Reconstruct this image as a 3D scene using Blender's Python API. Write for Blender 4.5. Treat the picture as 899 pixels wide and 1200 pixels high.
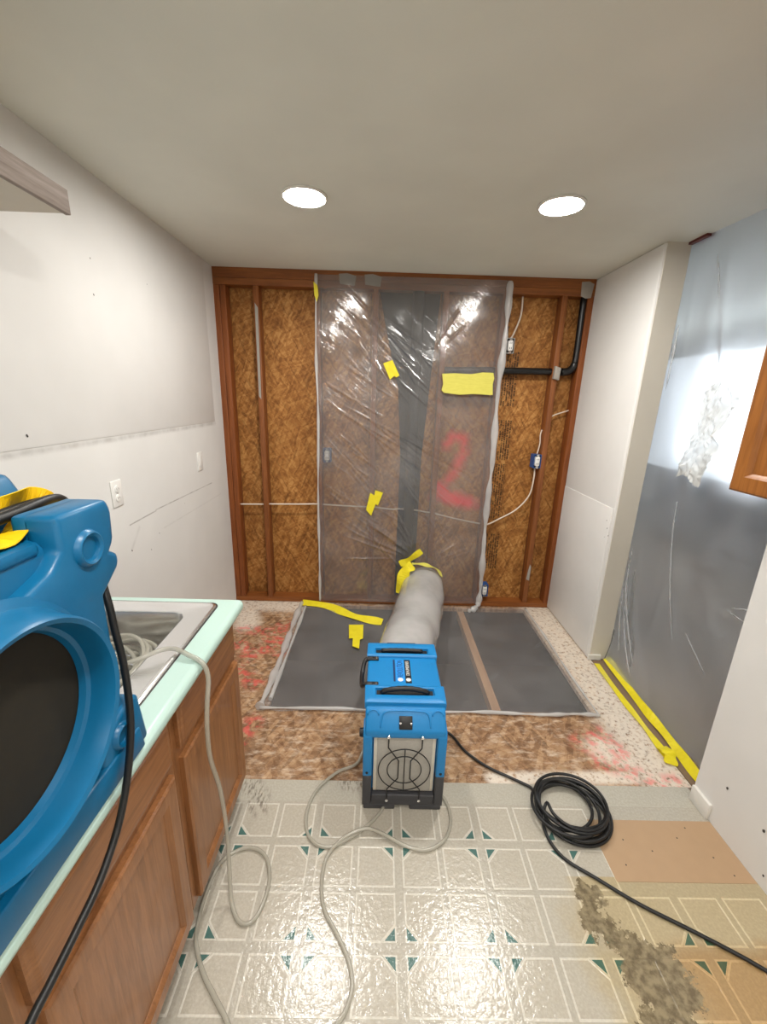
import bpy, bmesh, math, random
import numpy as np
from mathutils import Vector, Matrix, noise
random.seed(7); rng = np.random.default_rng(7)
for o in list(bpy.data.objects): bpy.data.objects.remove(o)
S = bpy.context.scene
COL = S.collection
PI = math.pi

# ------------------------------------------------------------------ camera
FPX, PITCH, YAW, ROLL, CAMH = 479.41, .2731, .0126, .0303, 1.6384
cy, sy, cp, sp = math.cos(YAW), math.sin(YAW), math.cos(PITCH), math.sin(PITCH)
fw = Vector((sy*cp, cy*cp, -sp)); rt = Vector((cy, -sy, 0)); up = rt.cross(fw)
r2 = math.cos(ROLL)*rt + math.sin(ROLL)*up; u2 = -math.sin(ROLL)*rt + math.cos(ROLL)*up
cd = bpy.data.cameras.new('camera'); cam = bpy.data.objects.new('camera', cd); COL.objects.link(cam)
M4 = Matrix((( r2.x, u2.x, -fw.x, 0), (r2.y, u2.y, -fw.y, 0), (r2.z, u2.z, -fw.z, CAMH), (0, 0, 0, 1)))
cam.matrix_world = M4
cd.sensor_fit = 'HORIZONTAL'; cd.sensor_width = 36; cd.lens = 36*FPX/899; cd.clip_start = .02
S.camera = cam
# ------------------------------------------------------------------ light
wd = bpy.data.worlds.new('sky'); S.world = wd; wd.use_nodes = True
bg = wd.node_tree.nodes['Background']; bg.inputs[0].default_value = (.80, .90, 1, 1); bg.inputs[1].default_value = 2.5
LAMP = 118.0
S.cycles.max_bounces = 14; S.cycles.diffuse_bounces = 10; S.cycles.transparent_max_bounces = 16
vs = S.view_settings; vs.view_transform = 'Standard'; vs.look = 'None'; vs.exposure = 1.33; vs.gamma = 1; vs.use_curve_mapping = False

# ------------------------------------------------------------------ sizes of the room
B, XL, XR, XN, C = 3.047, -1.148, 1.419, 1.395, 2.44

# ------------------------------------------------------------------ node helpers
def srgb(r, g, b):
    f = lambda c: (c/255/12.92) if c/255 <= .04045 else ((c/255+.055)/1.055)**2.4
    return (f(r), f(g), f(b), 1)
class N:
    def __init__(s, name):
        s.m = bpy.data.materials.new(name); s.m.use_nodes = True; s.t = s.m.node_tree
        s.b = s.t.nodes['Principled BSDF']; s.out = s.t.nodes['Material Output']
    def n(s, typ, **kw):
        nd = s.t.nodes.new(typ)
        for k, v in kw.items(): setattr(nd, k, v)
        return nd
    def put(s, sock, v):
        if isinstance(v, bpy.types.NodeSocket): s.t.links.new(v, sock)
        else: sock.default_value = v
    def math(s, op, a, b=None, c=None, clamp=False):
        nd = s.n('ShaderNodeMath', operation=op); nd.use_clamp = clamp
        s.put(nd.inputs[0], a)
        if b is not None: s.put(nd.inputs[1], b)
        if c is not None: s.put(nd.inputs[2], c)
        return nd.outputs[0]
    def vec(s, op, a, b=None, scale=None):
        nd = s.n('ShaderNodeVectorMath', operation=op); s.put(nd.inputs[0], a)
        if b is not None: s.put(nd.inputs[1], b)
        if scale is not None: s.put(nd.inputs['Scale'], scale)
        return nd.outputs['Value'] if op in ('DOT_PRODUCT', 'LENGTH', 'DISTANCE') else nd.outputs[0]
    def pos(s): return s.n('ShaderNodeNewGeometry').outputs['Position']
    def obj(s): return s.n('ShaderNodeTexCoord').outputs['Object']
    def noise(s, v, scale, detail=3, rough=.55, col=False, dist=0):
        nd = s.n('ShaderNodeTexNoise'); s.put(nd.inputs['Vector'], v); nd.inputs['Scale'].default_value = scale
        nd.inputs['Detail'].default_value = detail; nd.inputs['Roughness'].default_value = rough; nd.inputs['Distortion'].default_value = dist
        return nd.outputs['Color' if col else 'Fac']
    def map(s, v, loc=(0,0,0), rot=(0,0,0), sc=(1,1,1)):
        nd = s.n('ShaderNodeMapping'); s.put(nd.inputs[0], v); nd.inputs[1].default_value = loc; nd.inputs[2].default_value = rot; nd.inputs[3].default_value = sc
        return nd.outputs[0]
    def ramp(s, f, stops):
        nd = s.n('ShaderNodeValToRGB'); s.put(nd.inputs[0], f); e = nd.color_ramp.elements
        while len(e) < len(stops): e.new(.5)
        for el, (p, c) in zip(e, stops):
            el.position = p; el.color = c if len(c) == 4 else (*c, 1)
        return nd.outputs[0]
    def rng(s, v, a, b, c=0, d=1, smooth=True):
        nd = s.n('ShaderNodeMapRange'); nd.interpolation_type = 'SMOOTHSTEP' if smooth else 'LINEAR'
        for i, q in enumerate((v, a, b, c, d)): s.put(nd.inputs[i], q)
        return nd.outputs[0]
    def mix(s, f, a, b, mode='MIX'):
        nd = s.n('ShaderNodeMix', data_type='RGBA', blend_type=mode)
        s.put(nd.inputs[0], f); s.put(nd.inputs[6], a); s.put(nd.inputs[7], b); return nd.outputs[2]
    def seg(s, p, a, b):                        # distance from p to the segment a-b
        a = Vector(a); d = Vector(b)-a; L = max(d.length_squared, 1e-9)
        q = s.vec('SUBTRACT', p, tuple(a))
        t = s.math('MULTIPLY', s.vec('DOT_PRODUCT', q, tuple(d)), 1/L, clamp=True)
        return s.vec('LENGTH', s.vec('SUBTRACT', q, s.vec('SCALE', tuple(d), scale=t)))
    def path(s, p, pts):
        r = None
        for a, b in zip(pts, pts[1:]):
            q = s.seg(p, a, b); r = q if r is None else s.math('MINIMUM', r, q)
        return r
    def bump(s, h, strength=.3, dist=.01):
        nd = s.n('ShaderNodeBump'); s.put(nd.inputs['Height'], h); nd.inputs['Strength'].default_value = strength; nd.inputs['Distance'].default_value = dist
        s.t.links.new(nd.outputs[0], s.b.inputs['Normal']); return nd.outputs[0]
    def set(s, col=None, rough=None, metal=None, spec=None, coat=None):
        if col is not None: s.put(s.b.inputs['Base Color'], col)
        if rough is not None: s.put(s.b.inputs['Roughness'], rough)
        if metal is not None: s.put(s.b.inputs['Metallic'], metal)
        if spec is not None: s.put(s.b.inputs['Specular IOR Level'], spec)
        if coat is not None: s.put(s.b.inputs['Coat Weight'], coat)
        return s
def plain(name, col, rough=.5, metal=0, var=.08, scale=30, bump=0, spec=.5):
    k = N(name); v = k.noise(k.obj(), scale, 3)
    c2 = tuple(x*(1-var*2) for x in col[:3])+(1,)
    k.set(k.mix(v, c2, col), rough, metal, spec)
    if bump: k.bump(v, bump, .002)
    return k.m

# ------------------------------------------------------------------ materials
def m_paint(name, col, marks=(), streaks=(), bump=.06):
    k = N(name); p = k.pos()
    big = k.noise(p, 2.2, 3); f = k.noise(p, 150, 2)
    c = k.mix(k.rng(big, .3, .75), tuple(x*.93 for x in col[:3])+(1,), col)
    dirt = None
    for a, b, w, amt in streaks:
        d = k.seg(p, a, b); wob = k.noise(p, 14, 4)
        g = k.math('MULTIPLY', k.rng(d, 0, w, 1, 0), k.math('MULTIPLY', k.rng(wob, .3, .7, .35, 1), amt))
        dirt = g if dirt is None else k.math('MAXIMUM', dirt, g)
    if dirt is not None: c = k.mix(dirt, c, srgb(120, 114, 108))
    k.set(c, .6, spec=.3); k.bump(f, bump, .002); return k.m
def m_osb(name, axes, lo, mid, hi, scale=1.0, extra=None, rough=.62):
    k = N(name); p = k.pos()
    sx = k.n('ShaderNodeSeparateXYZ'); k.put(sx.inputs[0], p)
    cx = k.n('ShaderNodeCombineXYZ'); k.put(cx.inputs[0], sx.outputs[axes[0]]); k.put(cx.inputs[1], sx.outputs[axes[1]])
    v = cx.outputs[0]
    w = k.vec('ADD', v, k.vec('SCALE', k.vec('SUBTRACT', k.noise(v, 9, 2, col=True), (.5, .5, .5)), scale=.035))
    acc = None; edges = None
    for i, (ang, s1, s2, wt) in enumerate(((.45, 80, 11, .4), (-.5, 70, 12, .35), (1.2, 85, 13, .3), (2.2, 120, 20, .2))):
        q = k.map(k.map(w, (i*3.1, i*1.7, 0), (0, 0, ang)), sc=(s1*scale, s2*scale, 1))
        vo = k.n('ShaderNodeTexVoronoi', voronoi_dimensions='2D'); k.put(vo.inputs['Vector'], q); vo.inputs['Scale'].default_value = 1
        ch = k.n('ShaderNodeSeparateXYZ'); k.put(ch.inputs[0], vo.outputs['Color'])
        t = k.math('MULTIPLY', ch.outputs[0], wt); acc = t if acc is None else k.math('ADD', acc, t)
        e = k.rng(ch.outputs[1], .90-.02*i, .95, 0, 1); edges = e if edges is None else k.math('MULTIPLY', edges, 1) if i > 1 else k.math('MAXIMUM', edges, e)
    grain = k.noise(k.map(v, (0,0,0), (0,0,.4), (40, 140, 1)), 2, 3)
    val = k.math('ADD', k.math('MULTIPLY', acc, .8), k.math('MULTIPLY', k.math('SUBTRACT', grain, .5), .35))
    c = k.ramp(val, [(.22, lo), (.5, mid), (.82, hi)])
    c = k.mix(k.math('MULTIPLY', edges, .28), c, tuple(x*.25 for x in lo[:3])+(1,))
    big = k.noise(v, 2.5, 3)
    c = k.mix(k.rng(big, .4, .7, 0, .3), c, lo)
    if extra: c = extra(k, p, v, c)
    k.set(c, rough, spec=.3); k.bump(val, .35, .004); return k.m
def m_wood(name, lo, hi, axis=2, rough=.5, ring=14, coat=0, spec=.4):
    k = N(name); p = k.pos(); sc = [1, 1, 1]; sc[axis] = .07
    q = k.map(p, (0,0,0), (.03,.02,0), tuple(sc))
    a = k.noise(q, ring*3, 4, .6, dist=.6); b = k.noise(q, ring*14, 2)
    val = k.math('ADD', k.math('MULTIPLY', a, .75), k.math('MULTIPLY', b, .25))
    c = k.ramp(val, [(.3, lo), (.68, hi)])
    k.set(c, rough, spec=spec, coat=coat); k.bump(val, .12, .002); return k.m
def m_film(name, veil, gloss, col=(.8, .8, .8, 1), back=.35, rough=.16, bump=.15, bscale=40, blur=0, brough=.42, tint=.95, streak=False):
    """thin plastic film: some light passes straight, some is scattered, some mirrored"""
    k = N(name); p = k.pos()
    h = k.noise(p, bscale, 3); st = None
    sp = p
    if streak == 'side':              # the film hangs along Y: use Y as its level axis
        sx = k.n('ShaderNodeSeparateXYZ'); k.put(sx.inputs[0], p); cb = k.n('ShaderNodeCombineXYZ'); k.put(cb.inputs[0], sx.outputs[1]); k.put(cb.inputs[2], sx.outputs[2]); sp = k.map(cb.outputs[0], rot=(0, .55, 0))
    if streak:                        # long slanting tension folds
        w_ = k.vec('ADD', sp, k.vec('SCALE', k.noise(p, 3, 2, col=True), scale=.06))
        s1 = k.noise(k.map(k.map(w_, rot=(0, -.70, 0)), sc=(.9, 0, 30)), 1.0, 2, .6)
        s2 = k.noise(k.map(k.map(w_, (1.3, 0, .7), (0, -.50, 0)), sc=(1.2, 0, 46)), 1.0, 2, .6)
        rd = lambda q: k.math('SUBTRACT', 1, k.math('MULTIPLY', k.math('ABSOLUTE', k.math('SUBTRACT', q, .5)), 7), clamp=True)
        mk = k.rng(k.noise(p, 2.6, 2), .42, .62)
        st = k.math('MULTIPLY', k.math('MAXIMUM', k.math('POWER', rd(s1), 3), k.math('MULTIPLY', k.math('POWER', rd(s2), 3), .7)), mk)
        h = k.math('ADD', k.math('MULTIPLY', h, .25), st)
    bn = k.n('ShaderNodeBump'); k.put(bn.inputs['Height'], h); bn.inputs['Strength'].default_value = bump; bn.inputs['Distance'].default_value = .004
    tr = k.n('ShaderNodeBsdfTransparent'); df = k.n('ShaderNodeBsdfDiffuse'); tl = k.n('ShaderNodeBsdfTranslucent'); gl = k.n('ShaderNodeBsdfGlossy')
    tr.inputs[0].default_value = (tint, tint, tint, 1); df.inputs[0].default_value = col; tl.inputs[0].default_value = col
    gl.inputs['Roughness'].default_value = rough
    k.put(gl.inputs['Normal'], bn.outputs[0])
    m1 = k.n('ShaderNodeMixShader'); m1.inputs[0].default_value = back; k.put(m1.inputs[1], df.outputs[0]); k.put(m1.inputs[2], tl.outputs[0])
    big = k.noise(p, 3.5, 3); vv = k.rng(big, .3, .7, veil*.85, min(1, veil*1.15))
    if streak: vv = k.math('ADD', vv, k.math('MULTIPLY', st, .13), clamp=True)
    m2 = k.n('ShaderNodeMixShader'); k.put(m2.inputs[0], vv); k.put(m2.inputs[1], tr.outputs[0]); k.put(m2.inputs[2], m1.outputs[0])
    if blur:
        rf = k.n('ShaderNodeBsdfRefraction'); rf.inputs['Roughness'].default_value = brough; rf.inputs['IOR'].default_value = 1.12; rf.inputs[0].default_value = (tint, tint, tint, 1)
        m0 = k.n('ShaderNodeMixShader'); m0.inputs[0].default_value = blur; k.put(m0.inputs[1], tr.outputs[0]); k.put(m0.inputs[2], rf.outputs[0]); k.put(m2.inputs[1], m0.outputs[0])
    inc = k.n('ShaderNodeNewGeometry').outputs['Incoming']
    cosv = k.math('ABSOLUTE', k.vec('DOT_PRODUCT', inc, bn.outputs[0]))
    fres = k.math('ADD', .05, k.math('MULTIPLY', .95, k.math('POWER', k.math('SUBTRACT', 1, cosv, clamp=True), 5)))
    m3 = k.n('ShaderNodeMixShader'); k.put(m3.inputs[0], k.math('MULTIPLY', fres, gloss, clamp=True)); k.put(m3.inputs[1], m2.outputs[0]); k.put(m3.inputs[2], gl.outputs[0])
    k.t.links.new(m3.outputs[0], k.out.inputs[0]); return k.m

M = {}
M['ceiling'] = m_paint('ceiling paint', srgb(227, 229, 220), bump=.1)
M['wall'] = m_paint('white wall paint', srgb(228, 227, 225))
M['wall_left'] = m_paint('scuffed white wall paint', srgb(224, 223, 221), streaks=[
    ((XL, 1.81, 1.035), (XL, 2.04, 1.041), .005, .8), ((XL, 2.04, 1.046), (XL, 2.76, 1.04), .005, .8),
    ((XL, 1.2, 1.432), (XL, 2.9, 1.432), .02, .45), ((XL, 2.1, .93), (XL, 2.9, .93), .008, .15), ((XL, 1.8, .92), (XL, 1.88, 1.0), .016, .22)])
M['beige_wall'] = m_paint('cream paint', srgb(214, 208, 196))
M['trim_white'] = plain('white trim paint', srgb(226, 224, 218), .45, var=.03)
M['pock'] = plain('dark nail hole', srgb(70, 66, 62), .9)
M['stud'] = m_wood('stud lumber', srgb(106, 58, 26), srgb(146, 88, 44))
M['stud_x'] = m_wood('plate lumber', srgb(112, 62, 26), srgb(150, 90, 42), axis=0)
M['stud_edge'] = m_wood('corner stud lumber', srgb(110, 58, 24), srgb(146, 82, 38))
def wall_extra(k, p, v, c):
    sx = k.n('ShaderNodeSeparateXYZ'); k.put(sx.inputs[0], p); X, Z = sx.outputs[0], sx.outputs[2]
    def band(a, lo, hi): return k.math('MULTIPLY', k.math('GREATER_THAN', a, lo), k.math('LESS_THAN', a, hi))
    col = None
    for x0, x1, z0, z1 in ((.855, .90, 1.98, 2.36), (.875, .985, 1.60, 1.98), (.87, .99, 1.20, 1.50), (.855, .975, .72, 1.17), (.86, .985, .30, .60), (.845, .92, 1.62, 1.76)):
        g = k.math('MULTIPLY', band(X, x0, x1), band(Z, z0, z1)); col = g if col is None else k.math('MAXIMUM', col, g)
    rows = k.math('GREATER_THAN', k.math('FRACT', k.math('MULTIPLY', X, 55)), .38)
    row = k.math('FLOOR', k.math('MULTIPLY', X, 55))
    def rown(f, g):
        cb = k.n('ShaderNodeCombineXYZ'); k.put(cb.inputs[0], k.math('MULTIPLY', row, f)); k.put(cb.inputs[1], k.math('MULTIPLY', Z, g)); return k.noise(cb.outputs[0], 1, 1)
    ltr = k.math('GREATER_THAN', rown(7.31, 170), .44)
    words = k.math('GREATER_THAN', rown(3.17, 16), .38)
    st = k.math('MULTIPLY', k.math('MULTIPLY', col, rows), k.math('MULTIPLY', ltr, words))
    c = k.mix(k.math('MULTIPLY', st, .85), c, srgb(44, 32, 20))
    y = B+.089
    d = k.math('MINIMUM', k.path(p, [(.50, y, 1.30), (.55, y, 1.37), (.63, y, 1.36), (.645, y, 1.27), (.60, y, 1.15), (.55, y, 1.05), (.47, y, .94)]),
               k.path(p, [(.44, y, .90), (.60, y, .92), (.78, y, .845)]))
    d2 = k.path(p, [(.47, y, .97), (.53, y, .90), (.70, y, .86)])
    w = k.math('ADD', d, k.math('MULTIPLY', k.math('SUBTRACT', k.noise(p, 22, 3), .5), .06))
    f = k.math('MULTIPLY', k.math('MAXIMUM', k.rng(w, -.01, .075, .75, 0), k.rng(d2, .01, .09, 1, 0)), k.rng(k.noise(p, 9, 3), .3, .55, .45, 1))
    return k.mix(f, c, srgb(255, 42, 58))
M['osb_wall'] = m_osb('wall strand board', (0, 2), srgb(126, 80, 34), srgb(160, 107, 53), srgb(192, 141, 80), extra=wall_extra)
def floor_extra(k, p, v, c):
    f = None
    for pts in ([(-.95, 2.62, 0), (-.75, 2.60, 0), (-.72, 2.45, 0)], [(-.92, 2.45, 0), (-.80, 2.30, 0), (-.66, 2.5, 0)], [(-.9, 2.2, 0), (-.7, 2.05, 0)], [(-.68, 2.7, 0), (-.62, 2.35, 0)],
                [(1.05, 1.66, 0), (1.18, 1.72, 0), (1.22, 1.60, 0)], [(1.1, 1.55, 0), (1.22, 1.5, 0)], [(1.24, 1.425, 0), (1.39, 1.44, 0)], [(-.62, 1.75, 0), (-.7, 1.5, 0)]):
        d = k.path(p, pts); f = d if f is None else k.math('MINIMUM', f, d)
    red = k.math('MULTIPLY', k.rng(f, .01, .085, 1, 0), k.rng(k.noise(p, 24, 4), .42, .62))
    white = None
    for a, b, w in (((1.34, 3.0, 0), (1.36, 1.45, 0), .22), ((1.15, 1.62, 0), (1.35, 1.50, 0), .13), ((-1.1, 2.98, 0), (-.45, 2.98, 0), .14), ((-1.0, 2.85, 0), (-.95, 2.7, 0), .14), ((.55, 1.45, 0), (1.2, 1.47, 0), .05)):
        g = k.rng(k.seg(p, a, b), w*.3, w, 1, 0); white = g if white is None else k.math('MAXIMUM', white, g)
    white = k.math('MULTIPLY', white, k.rng(k.noise(p, 48, 5, .7), .30, .52))
    smear = k.rng(k.noise(k.map(p, sc=(5, 14, 1)), 2.4, 5, .7), .47, .74, 0, .68)
    c = k.mix(smear, c, srgb(222, 204, 182))
    c = k.mix(k.math('MULTIPLY', white, .85), c, srgb(228, 218, 204))
    return k.mix(k.math('MULTIPLY', red, .62), c, srgb(226, 82, 84))
M['osb_floor'] = m_osb('floor strand board', (0, 1), srgb(116, 84, 58), srgb(154, 118, 86), srgb(188, 154, 118), .8, extra=floor_extra)

def m_vinyl():
    out = []
    for name, base in (('vinyl sheet', srgb(180, 174, 161)), ('vinyl tile face', srgb(184, 177, 163)), ('vinyl tile border', srgb(210, 205, 193)), ('teal tile corner', srgb(76, 112, 106)), ('plain vinyl strip', srgb(184, 179, 166))):
        k = N(name); p = k.pos()
        sx = k.n('ShaderNodeSeparateXYZ'); k.put(sx.inputs[0], p)
        sp_ = k.noise(p, 120, 3); c = k.mix(k.rng(sp_, .35, .7), tuple(x*.88 for x in base[:3])+(1,), base)
        if name != 'plain vinyl strip':
            wob = k.math('MULTIPLY', k.math('SUBTRACT', k.noise(p, 5, 4), .5), .3)
            yl = k.math('MULTIPLY', k.rng(k.math('ADD', sx.outputs[0], wob), .64, .80), k.math('LESS_THAN', sx.outputs[1], 1.06))
            c = k.mix(k.math('MULTIPLY', yl, .7), c, k.mix(1.0, c, srgb(246, 228, 180), 'MULTIPLY'))
            tan = k.math('MULTIPLY', k.rng(k.math('ADD', sx.outputs[0], wob), .88, 1.0), k.rng(k.math('ADD', sx.outputs[1], k.math('MULTIPLY', wob, .4)), .90, .84))
            c = k.mix(k.math('MULTIPLY', tan, .75), c, k.mix(1.0, c, srgb(234, 200, 158), 'MULTIPLY'))
            d = k.path(p, [(.77, 1.0, 0), (.74, .93, 0), (.80, .89, 0), (.86, .82, 0), (.87, .74, 0), (.80, .70, 0)])
            d = k.math('MINIMUM', d, k.math('SUBTRACT', k.vec('DISTANCE', p, (.875, .785, 0)), .055))
            d = k.math('ADD', d, k.math('MULTIPLY', k.math('SUBTRACT', k.noise(p, 17, 7, .72), .5), .22))
            peel = k.rng(d, .035, .043, 1, 0)
            pc = k.mix(k.rng(k.noise(p, 45, 4), .35, .65), srgb(96, 84, 62), srgb(140, 126, 98))
            c = k.mix(k.math('MULTIPLY', peel, .95), c, pc)
            sm = k.seg(p, (-.5, 1.38, 0), (-.46, 1.30, 0))
        else:
            sm = k.math('MINIMUM', k.seg(p, (-.52, 1.40, 0), (-.47, 1.34, 0)), k.seg(p, (-.1, 1.42, 0), (.15, 1.42, 0)))
        g = k.math('MULTIPLY', k.rng(sm, .01, .07, 1, 0), k.rng(k.noise(k.map(p, rot=(0, 0, .3), sc=(4, 1, 1)), 30, 4), .45, .65))
        c = k.mix(k.math('MULTIPLY', g, .7), c, srgb(84, 72, 60))
        h = k.noise(p, 55, 3, .6)
        k.set(c, k.rng(h, .3, .7, .15, .23), spec=.65); k.bump(h, .27, .006); out.append(k.m)
    return out
M['v_sheet'], M['v_face'], M['v_border'], M['teal'], M['v_plain'] = m_vinyl()
M['hardboard'] = plain('tan hardboard', srgb(176, 146, 114), .6, var=.05, scale=20)
M['crawl'] = plain('crawl space soil', srgb(52, 46, 44), .95, var=.2, scale=6)
M['joist'] = m_wood('joist lumber', srgb(150, 110, 76), srgb(190, 150, 110), axis=1)
M['tar'] = plain('black building paper', srgb(24, 26, 32), .7)
M['abs'] = plain('black pipe plastic', srgb(16, 16, 18), .32, var=.05)
M['stack'] = plain('matt black pipe', srgb(34, 36, 42), .75, var=.05)
M['oak'] = m_wood('oak, upright grain', srgb(120, 77, 43), srgb(156, 105, 64), axis=2, rough=.38, ring=20, coat=.15)
M['oak_y'] = m_wood('oak, level grain', srgb(118, 75, 42), srgb(154, 103, 62), axis=1, rough=.38, ring=20, coat=.15)
M['oak_u'] = m_wood('golden oak', srgb(130, 78, 34), srgb(166, 106, 50), axis=2, rough=.35, ring=20, coat=.2)
M['oak_dark'] = plain('dark cabinet board', srgb(70, 44, 24), .7)  # dark brown board of the toe kicks
M['mint'] = plain('mint laminate', srgb(188, 216, 207), .28, var=.025, scale=260)
def m_steel():
    k = N('brushed steel'); p = k.pos()
    h = k.noise(k.map(p, sc=(1, 30, 1)), 12, 2)
    k.set((.86, .86, .87, 1), k.rng(h, .3, .7, .20, .26), 1.0); return k.m
M['steel'] = m_steel()
M['dk_steel'] = plain('dark gasket', srgb(70, 66, 64), .4, metal=.6)
def m_hose():
    k = N('clear hose'); tr = k.n('ShaderNodeBsdfTransparent'); k.set(srgb(186, 182, 168), .2, spec=.6)
    mx = k.n('ShaderNodeMixShader'); mx.inputs[0].default_value = .55
    k.put(mx.inputs[1], tr.outputs[0]); k.put(mx.inputs[2], k.b.outputs[0]); k.t.links.new(mx.outputs[0], k.out.inputs[0]); return k.m
M['hose'] = m_hose()
M['rubber'] = plain('black rubber', srgb(20, 20, 21), .45, var=.05)
M['blue'] = plain('moulded blue plastic', srgb(6, 98, 142), .36, var=.05, scale=60, bump=.05)
M['blue2'] = plain('bright blue plastic', srgb(16, 128, 194), .40, var=.05, scale=90, bump=.08)
M['blue_lbl'] = plain('light blue label', srgb(40, 142, 226), .35, var=.02)
M['navy'] = plain('navy print', srgb(18, 42, 92), .5, var=.02)
M['blk'] = plain('black plastic', srgb(22, 22, 24), .45, var=.05)
M['gry'] = plain('charcoal plastic', srgb(62, 62, 66), .5, var=.06)
M['filter'] = plain('grey filter fabric', srgb(176, 172, 164), .9, var=.1, scale=140, bump=.2)
M['filter_edge'] = plain('pale filter frame', srgb(220, 212, 196), .7)
M['fdark'] = plain('dark inlet mesh', srgb(36, 29, 12), .8, var=.3, scale=40)
M['chrome'] = plain('chrome', (.8, .8, .8, 1), .2, 1.0, var=.02)
M['white_pl'] = plain('white plastic', srgb(232, 231, 228), .35, var=.02)
M['slot'] = plain('dark slot', srgb(40, 38, 36), .7)
M['box_blue'] = plain('blue box plastic', srgb(34, 84, 150), .45, var=.04)
M['box_grey'] = plain('zinc box metal', srgb(170, 168, 164), .45, metal=.5)
M['cable'] = plain('cream cable sheath', srgb(226, 212, 196), .5, var=.04)
M['shelf_edge'] = m_wood('weathered grey wood', srgb(120, 108, 100), srgb(166, 154, 146), axis=1, rough=.8)
M['shelf'] = plain('pale shelf paint', srgb(206, 198, 184), .7, var=.03)
k = N('yellow tape'); w = k.noise(k.pos(), 30, 3); k.set(k.mix(w, srgb(214, 196, 24), srgb(240, 226, 50)), .4, spec=.4); k.bump(w, .2, .003); M['tape'] = k.m
k = N('faded yellow tape'); w = k.noise(k.map(k.pos(), sc=(1, 1, 4)), 22, 4); k.set(k.mix(w, srgb(196, 188, 78), srgb(222, 214, 104)), .5, spec=.3); k.bump(w, .3, .004); M['tape_pale'] = k.m
k = N('yellow fabric sleeve'); w = k.noise(k.pos(), 16, 3); k.set(k.mix(w, srgb(232, 178, 0), srgb(255, 214, 10)), .55); M['sleeve'] = k.m
M['film'] = m_film('clear poly film', .19, 1.6, (.62, .60, .60, 1), .3, .12, .22, 30, blur=.6, brough=.2, tint=.86, streak=True)
M['film_floor'] = m_film('clear poly film on the floor', .25, .8, (.66, .64, .64, 1), .3, .22, .03, 12)
M['film_hem'] = m_film('folded poly film', .62, 1.2, (.86, .86, .86, 1), .4, .25)
M['film_fold'] = m_film('doubled poly film', .30, 1.4, (.85, .86, .88, 1), .5, .2)
M['film_duct'] = m_film('frosted poly tubing', .55, 1.3, (.90, .90, .90, 1), .35, .22)
M['film_curtain'] = m_film('milky poly curtain', .30, .9, (.78, .81, .84, 1), .5, .2, .05, 10, blur=.9, brough=.6, streak='side')
M['film_patch'] = m_film('crumpled poly film', .78, 1.1, (.88, .88, .84, 1), .5, .25, .5, 30)
def m_glass():
    k = N('window glass'); tr = k.n('ShaderNodeBsdfTransparent'); gl = k.n('ShaderNodeBsdfGlossy'); gl.inputs['Roughness'].default_value = .02
    mx = k.n('ShaderNodeMixShader'); mx.inputs[0].default_value = .06
    k.put(mx.inputs[1], tr.outputs[0]); k.put(mx.inputs[2], gl.outputs[0]); k.t.links.new(mx.outputs[0], k.out.inputs[0]); return k.m
M['glass'] = m_glass()
M['room_wall'] = plain('blue grey wall paint', srgb(104, 114, 128), .7, var=.03, scale=3)
M['room_floor'] = plain('brown floor covering', srgb(136, 112, 88), .7, var=.1, scale=8)
k = N('lit lamp lens'); em = k.n('ShaderNodeEmission'); em.inputs[0].default_value = (1, .97, .915, 1); em.inputs[1].default_value = LAMP
k.t.links.new(em.outputs[0], k.out.inputs[0]); M['lens'] = k.m
M['red_strip'] = plain('red brown strip', srgb(96, 30, 22), .6)
M['plaster'] = plain('grey joint compound', srgb(164, 158, 150), .8)

# ------------------------------------------------------------------ mesh helpers
def link(name, bm, mats, parent=None, smooth=False):
    me = bpy.data.meshes.new(name); bm.normal_update(); bm.to_mesh(me); bm.free()
    for m in (mats if isinstance(mats, (list, tuple)) else [mats]): me.materials.append(m)
    if smooth: me.shade_smooth()
    o = bpy.data.objects.new(name, me); COL.objects.link(o)
    if parent: o.parent = parent
    return o
def smooth_angle(o, deg=40):
    me = o.data; me.shade_smooth(); bm = bmesh.new(); bm.from_mesh(me)
    for e in bm.edges:
        if len(e.link_faces) == 2 and e.calc_face_angle(0) > math.radians(deg): e.smooth = False
    bm.to_mesh(me); bm.free(); return o
def empty(name, loc=(0, 0, 0)):
    o = bpy.data.objects.new(name, None); COL.objects.link(o); o.location = loc; return o
def tag(o, label, cat, group=None):
    o['label'] = label; o['category'] = cat
    if group: o['group'] = group
    return o
def struct(o): o['kind'] = 'structure'; return o
def under(child, parent):            # parent without moving (parent only ever translated)
    child.parent = parent; child.matrix_parent_inverse = Matrix.Translation(-Vector(parent.location)); return child
def box(bm, x0, x1, y0, y1, z0, z1, bev=0, seg=2, mi=0):
    vs_ = [bm.verts.new((x, y, z)) for z in (z0, z1) for x, y in ((x0, y0), (x1, y0), (x1, y1), (x0, y1))]
    fs = [bm.faces.new([vs_[i] for i in f]) for f in ((3, 2, 1, 0), (4, 5, 6, 7), (0, 1, 5, 4), (1, 2, 6, 5), (2, 3, 7, 6), (3, 0, 4, 7))]
    for f in fs: f.material_index = mi
    if bev:
        es = list({e for f in fs for e in f.edges})
        bmesh.ops.bevel(bm, geom=es, offset=bev, segments=seg, profile=.5, affect='EDGES', clamp_overlap=True)
    return vs_
def bx(name, mat, parent, *a, bev=0, seg=2, smooth=False):
    bm = bmesh.new(); box(bm, *a, bev=bev, seg=seg); o = link(name, bm, mat)
    if parent: under(o, parent)
    if bev: smooth_angle(o, 50)
    return o
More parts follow.
